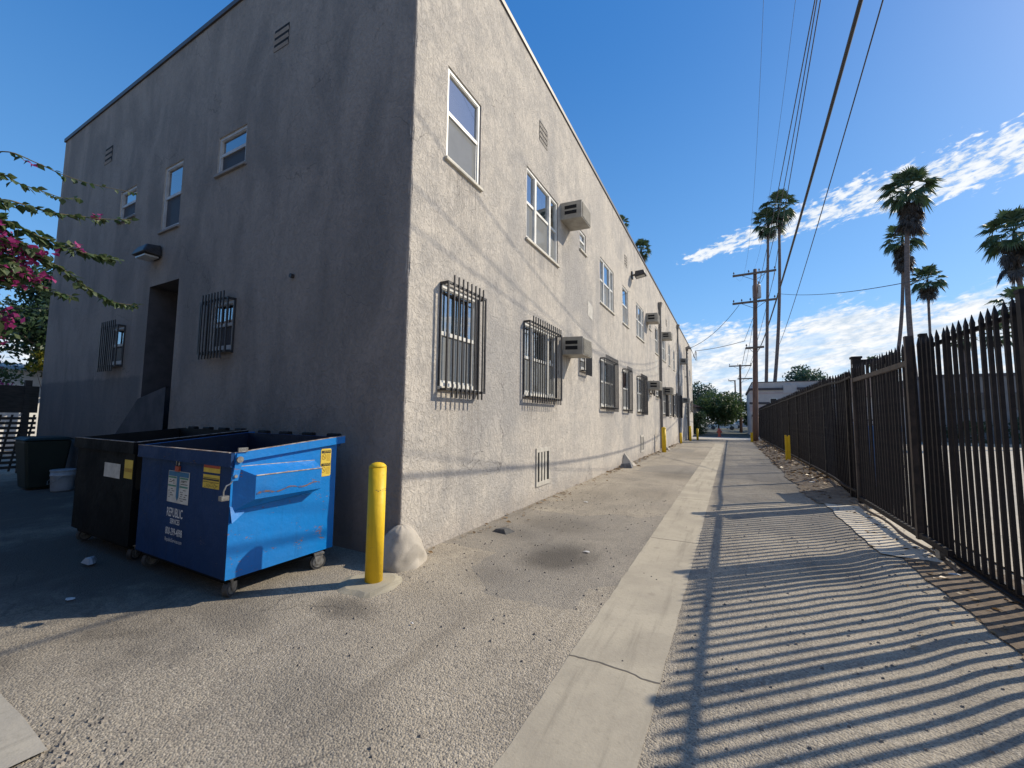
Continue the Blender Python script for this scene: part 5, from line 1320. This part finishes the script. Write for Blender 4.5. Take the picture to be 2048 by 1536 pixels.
# ------------------------------------------------------------------ far houses, cars
def house():
    x0, x1, y0, y1 = 1.75, 9.2, 48, 58
    r = thing('house', ((x0+x1)/2, (y0+y1)/2, -.2), 'pale flat roofed house with dark trim bands at the alley end', 'house')
    mb = MB(); mb.box(x0, x1, y0, y1, -.25, 4.55); mb.build('wall', M['house_w'], r)
    mb = MB(); mb.box(x0+.25, x1-.1, y0+.2, y1-.2, 4.551, 5.3); mb.box(4.6, 5.7, y0-.05, y0+.19, 4.2, 5.0); mb.build('parapet', M['house_w'], r)
    mb = MB(); mb.box(x0-.06, 4.58, y0-.12, y0+.18, 4.50, 4.72); mb.box(5.72, x1+.06, y0-.12, y0+.18, 4.50, 4.72); mb.box(x0-.06, x1+.06, y0-.05, y0-.003, 3.1, 3.32); mb.box(x0-.12, x0+.0, y0-.05, y1, 4.50, 4.72); mb.box(x0+.2, x1, y0+.15, y1-.1, 5.301, 5.37); mb.build('trim_band', M['house_dk'], r)
    mb = MB(); mb.box(x0-.03, x1, y0-.03, y0-.004, 4.15, 4.3); mb.box(x0-.03, x1, y0-.03, y0-.004, 2.4, 2.95); mb.build('pink_band', M['house_pink'], r)
    for u0, u1, z0, z1 in ((3.5, 4.0, 2.75, 3.65), (4.4, 5.1, 2.7, 3.6), (6.6, 7.6, 2.7, 3.6)):
        mb = MB(); mb.box(u0-.06, u1+.06, y0-.07, y0-.051, z0-.06, z1+.06); w = mb.build('window', M['white'], r)
        mb = MB(); mb.quad((u0, y0-.075, z0), (u1, y0-.075, z0), (u1, y0-.075, z1), (u0, y0-.075, z1)); mb.build('pane', M['car_glass'], w)
    mb = MB(); mb.box(x0+.25, x0+1.3, y0-.06, y0-.004, -.2, 1.75); d = mb.build('door', M['house_dk'], r)
    mb = MB(); mb.box(x0+.1, x0+1.5, y0-.7, y0-.065, 1.85, 2.05); mb.build('porch_roof', M['house_dk'], r)
    mb = MB(); mb.box(x0+.12, x0+.24, y0-.68, y0-.56, -.2, 1.85); mb.build('porch_post', M['house_w'], r)
    mb = MB(); mb.box(x0+1.6, x0+2.6, y0-.5, y0-.1, 1.6, 2.0); mb.build('box_awning', M['house_w'], r)
house()
def house_brown():
    r = thing('house', (9.5, 43, -.15), 'house with brown shingle roof glimpsed in the gap beside the sliding gate', 'house')
    mb = MB(); mb.box(7.9, 11.6, 40.8, 46, -.2, 3.4); mb.build('wall', M['house_w'], r)
    mb = MB(); mb.hexa([(7.7, 40.5, 3.401), (11.8, 40.5, 3.401), (11.8, 46.2, 3.401), (7.7, 46.2, 3.401), (8.3, 43, 5.3), (11.2, 43, 5.3), (11.2, 43.6, 5.3), (8.3, 43.6, 5.3)]); mb.build('roof', M['roof_br'], r)
    mb = MB(); mb.box(8.35, 9.0, 40.75, 40.795, 2.2, 3.0); w = mb.build('window', M['white'], r)
    mb = MB(); mb.quad((8.42, 40.745, 2.27), (8.93, 40.745, 2.27), (8.93, 40.745, 2.93), (8.42, 40.745, 2.93)); mb.build('pane', M['car_glass'], w)
house_brown()
def grey_block():
    r = thing('apartment_block', (24, 46, -.15), 'low grey stucco block across the parking lot behind the fence bars', 'building')
    mb = MB(); mb.box(13.4, 44, 42.5, 52, -.2, 4.9); mb.build('wall', M['house_g'], r)
    mb = MB(); mb.box(13.3, 44.1, 42.4, 52.1, 4.901, 5.12); mb.build('roof_edge', M['house_dk'], r)
    for k in range(8):
        x = 14.6+3.1*k; mb = MB(); mb.box(x-.06, x+1.66, 42.44, 42.495, 2.5, 3.72); w = mb.build('window', M['house_dk'], r)
        mb = MB(); mb.quad((x, 42.435, 2.56), (x+1.6, 42.435, 2.56), (x+1.6, 42.435, 3.66), (x, 42.435, 3.66)); mb.build('pane', M['car_glass'], w)
grey_block()
r = MB(); r.box(12.5, 40, 38.9, 39.2, -.1, .16); tag(r.build('kerb', M['cone'], origin=(26, 39, 0)), 'pale kerb along the far side of the parking lot', 'kerb')
r = thing('sky_blocker_building', (-8, -12, 0), 'plain unseen building added behind the view to cut sky light', 'building')  # added out of view to block sky light from the shaded side
mb = MB(); mb.box(-34, 14, -22, -9, -.1, 8.0); mb.build('wall', M['house_g'], r)  # body of the added sky blocker
mb = MB(); mb.box(-34.2, 14.2, -22.2, -8.8, 8.001, 8.2); mb.build('roof_edge', M['house_dk'], r)
for k in range(9):
    x = -32+5*k; mb = MB(); mb.box(x, x+1.6, -8.99, -8.95, 2.0, 3.6); mb.build('window', M['car_glass'], r)  # windows of the added sky blocker
tree(-9.5, -4.5, 9.0, 3.4, 'leafy unseen tree added left of the view to cut sky light', M['leaf_dark'], 61, 40, 150, .2, squash=.8, low=.35)  # added out of frame to dim the sky light on the dumpsters
def small_house():
    r = thing('house', (-6.5, 52, -.2), 'shaded little house with gabled porch behind the ivy shrub', 'house')
    mb = MB(); mb.box(-9.5, -3.4, 50.5, 57, -.25, 2.9); mb.build('wall', M['house_g'], r)
    mb = MB(); mb.hexa([(-9.9, 50, 2.901), (-2.9, 50, 2.901), (-2.9, 57.3, 2.901), (-9.9, 57.3, 2.901), (-6.6, 50.4, 4.3), (-6.2, 50.4, 4.3), (-6.2, 57, 4.3), (-6.6, 57, 4.3)]); mb.build('roof', M['roof_br'], r)
    mb = MB(); mb.box(-4.9, -4.0, 50.44, 50.495, 0, 2.1); mb.build('door', M['house_dk'], r)
small_house()
def car(x, y, rz, paint, label):
    r = thing('parked_car', (x, y, gz(x, min(y, 45))), label, 'car', 'cars parked beyond the alley')
    z0 = r.location.z; r.location = (0, 0, 0)
    mb = MB(); prof = [(-2.15, .3), (-2.2, .65), (-1.9, .85), (-1.35, .92), (-.75, 1.42), (.75, 1.45), (1.35, .98), (2.0, .88), (2.2, .6), (2.15, .3)]
    w = .86
    for s in (-w, w): mb.poly([(px, s, pz) for px, pz in (prof if s > 0 else prof[::-1])])
    for k in range(len(prof)-1): mb.quad((prof[k][0], -w, prof[k][1]), (prof[k+1][0], -w, prof[k+1][1]), (prof[k+1][0], w, prof[k+1][1]), (prof[k][0], w, prof[k][1]))
    mb.build('body', paint, r, bevel=.05)
    mb = MB()
    for s in (-w-.004, w+.004):
        mb.poly([(-1.15, s, .95), (-.7, s, 1.36), (-.05, s, 1.38), (-.05, s, .95)]); mb.poly([(.05, s, .95), (.05, s, 1.38), (.68, s, 1.38), (1.15, s, .97)])
    mb.quad((-1.34, -w*.88, .95), (-1.34, w*.88, .95), (-.79, w*.85, 1.40), (-.79, -w*.85, 1.40)); mb.quad((1.36, -w*.88, 1.0), (1.36, w*.88, 1.0), (.79, w*.85, 1.44), (.79, -w*.85, 1.44))
    mb.build('window_glass', M['car_glass'], r)
    for px in (-1.35, 1.35):
        for s in (-.8, .8):
            mb = MB(); mb.tube([(px, s-.1, .32), (px, s+.1, .32)], .32, 16); wv = mb.build('wheel', M['rubber'], r)
    for s in (-.6, .6):
        mb = MB(); mb.box(2.17, 2.23, s-.18, s+.18, .6, .76); mb.build('headlight', M['lens'], r)
    r.location = (x, y, z0); r.rotation_euler.z = rz
car(-1.3, 76, .05, M['car_w'], 'white car parked under the trees beyond the alley end')
car(2.0, 82, .3, M['car_s'], 'silver car parked farther back beyond the alley end')
def hydrant():
    x, y = -1.05, 45.6; z = gz(x, 45); r = thing('fire_hydrant', (x, y, z), 'small red fire hydrant at the far end of the alley', 'hydrant')
    mb = MB(); mb.lathe((x, y, z), [(.2, 0), (.2, .06), (.13, .08), (.13, .62), (.17, .64), (.17, .68), (.12, .78), (.04, .86)], 16); mb.build('barrel', M['red'], r)
    mb = MB(); mb.tube([(x-.24, y, z+.5), (x+.24, y, z+.5)], .07, 10); mb.build('outlet', M['red'], r)
hydrant()

# ------------------------------------------------------------------ litter, leaves
def scrap(x, y, s, h, label, mat='paper', seed=0, name='litter'):
    rg = random.Random(seed); z = gz(x, y)+.012; mb = MB(); n = 7
    ring = [Vector((x+s*math.cos(2*math.pi*k/n)*rg.uniform(.6, 1.2), y+s*.6*math.sin(2*math.pi*k/n)*rg.uniform(.6, 1.2), z+rg.uniform(0, h*.4))) for k in range(n)]
    c = Vector((x, y, z+h))
    c2 = [c.lerp(q, .55)+Vector((0, 0, rg.uniform(.0, .25)*h)) for q in ring]
    for k in range(n): k2 = (k+1) % n; mb.quad(ring[k], ring[k2], c2[k2], c2[k]); mb.poly([c2[k], c2[k2], c-Vector((0, 0, h*.15))])
    tag(mb.build(name, M[mat], origin=(x, y, z)), label, 'litter', 'scraps of litter on the ground')
scrap(-1.55, 4.85, .05, .012, 'white paper scrap on the dark oil stain in the alley', seed=1)
scrap(-5.0, 1.45, .05, .01, 'pale paper scrap lying in the dumpster shadow', seed=3)
scrap(-5.95, 1.85, .10, .09, 'crumpled translucent plastic bag beside the shaded dumpsters', 'bucket', seed=4)
scrap(-2.45, 7.6, .05, .012, 'white scrap near the wall beyond the crawl space vent', seed=5)
scrap(2.02, 6.1, .05, .02, 'white scrap at the foot of the near fence', seed=6)
scrap(1.75, 12.6, .12, .02, 'pale torn cardboard piece in the dirt beside the fence', seed=7)
scrap(-2.2, 2.55, .018, .01, 'tiny white scrap right of the oily patch before the bollard', seed=8)
def leaves():
    mb = MB(); rg = random.Random(5)
    for k in range(2600):
        if rg.random() < .72: y = rg.uniform(10.0, 36); x = lerp(2.15, 1.35, rg.random()**1.6)
        elif rg.random() < .5: y = rg.uniform(2, 10); x = 2.2-abs(rg.gauss(0, .35))
        else: y = rg.uniform(3.9, 30); x = CX+.03+abs(rg.gauss(0, .16))
        z = gz(x, y)+.014; l = rg.uniform(.015, .05) if y < 12 else rg.uniform(.03, .1); a = rg.uniform(0, 6.28); c, s = math.cos(a)*l, math.sin(a)*l
        t = rg.uniform(0, .5)*l
        mb.poly([(x-c, y-s, z), (x+s*.4, y-c*.4, z+t), (x+c, y+s, z+t*.5), (x-s*.4, y+c*.4, z)])
    tag(mb.build('leaf_litter', M['litter']), 'dry leaves and twigs scattered along the fence and wall foot', 'leaf litter', kind='stuff')
leaves()
def pebbles():
    mb = MB(); rg = random.Random(9)
    for k in range(900):
        if rg.random() < .85: x, y = rg.uniform(-3.25, 2.1), rg.uniform(1.5, 9)
        else: x, y = rg.gauss(-2.75, .22), rg.uniform(.6, 1.05)
        if -1.02 < x < -.4 and rg.random() < .8: continue
        s = rg.uniform(.004, .011); z = gz(x, y)
        mb.hexa([(x-s, y-s, z), (x+s, y-s*.8, z), (x+s*.9, y+s, z), (x-s*.8, y+s, z), (x-s*.5, y-s*.6, z+s), (x+s*.6, y-s*.4, z+s*1.2), (x+s*.4, y+s*.5, z+s), (x-s*.4, y+s*.6, z+s)])
    tag(mb.build('loose_gravel', M['gravel']), 'loose bits of gravel on the asphalt', 'gravel', kind='stuff')
pebbles()

# ------------------------------------------------------------------ render settings
S.render.engine = 'CYCLES'
S.view_settings.view_transform = 'Standard'; S.view_settings.look = 'None'; S.view_settings.exposure = 0; S.view_settings.gamma = 1
S.cycles.max_bounces = 8; S.cycles.transparent_max_bounces = 12; S.cycles.use_denoising = True
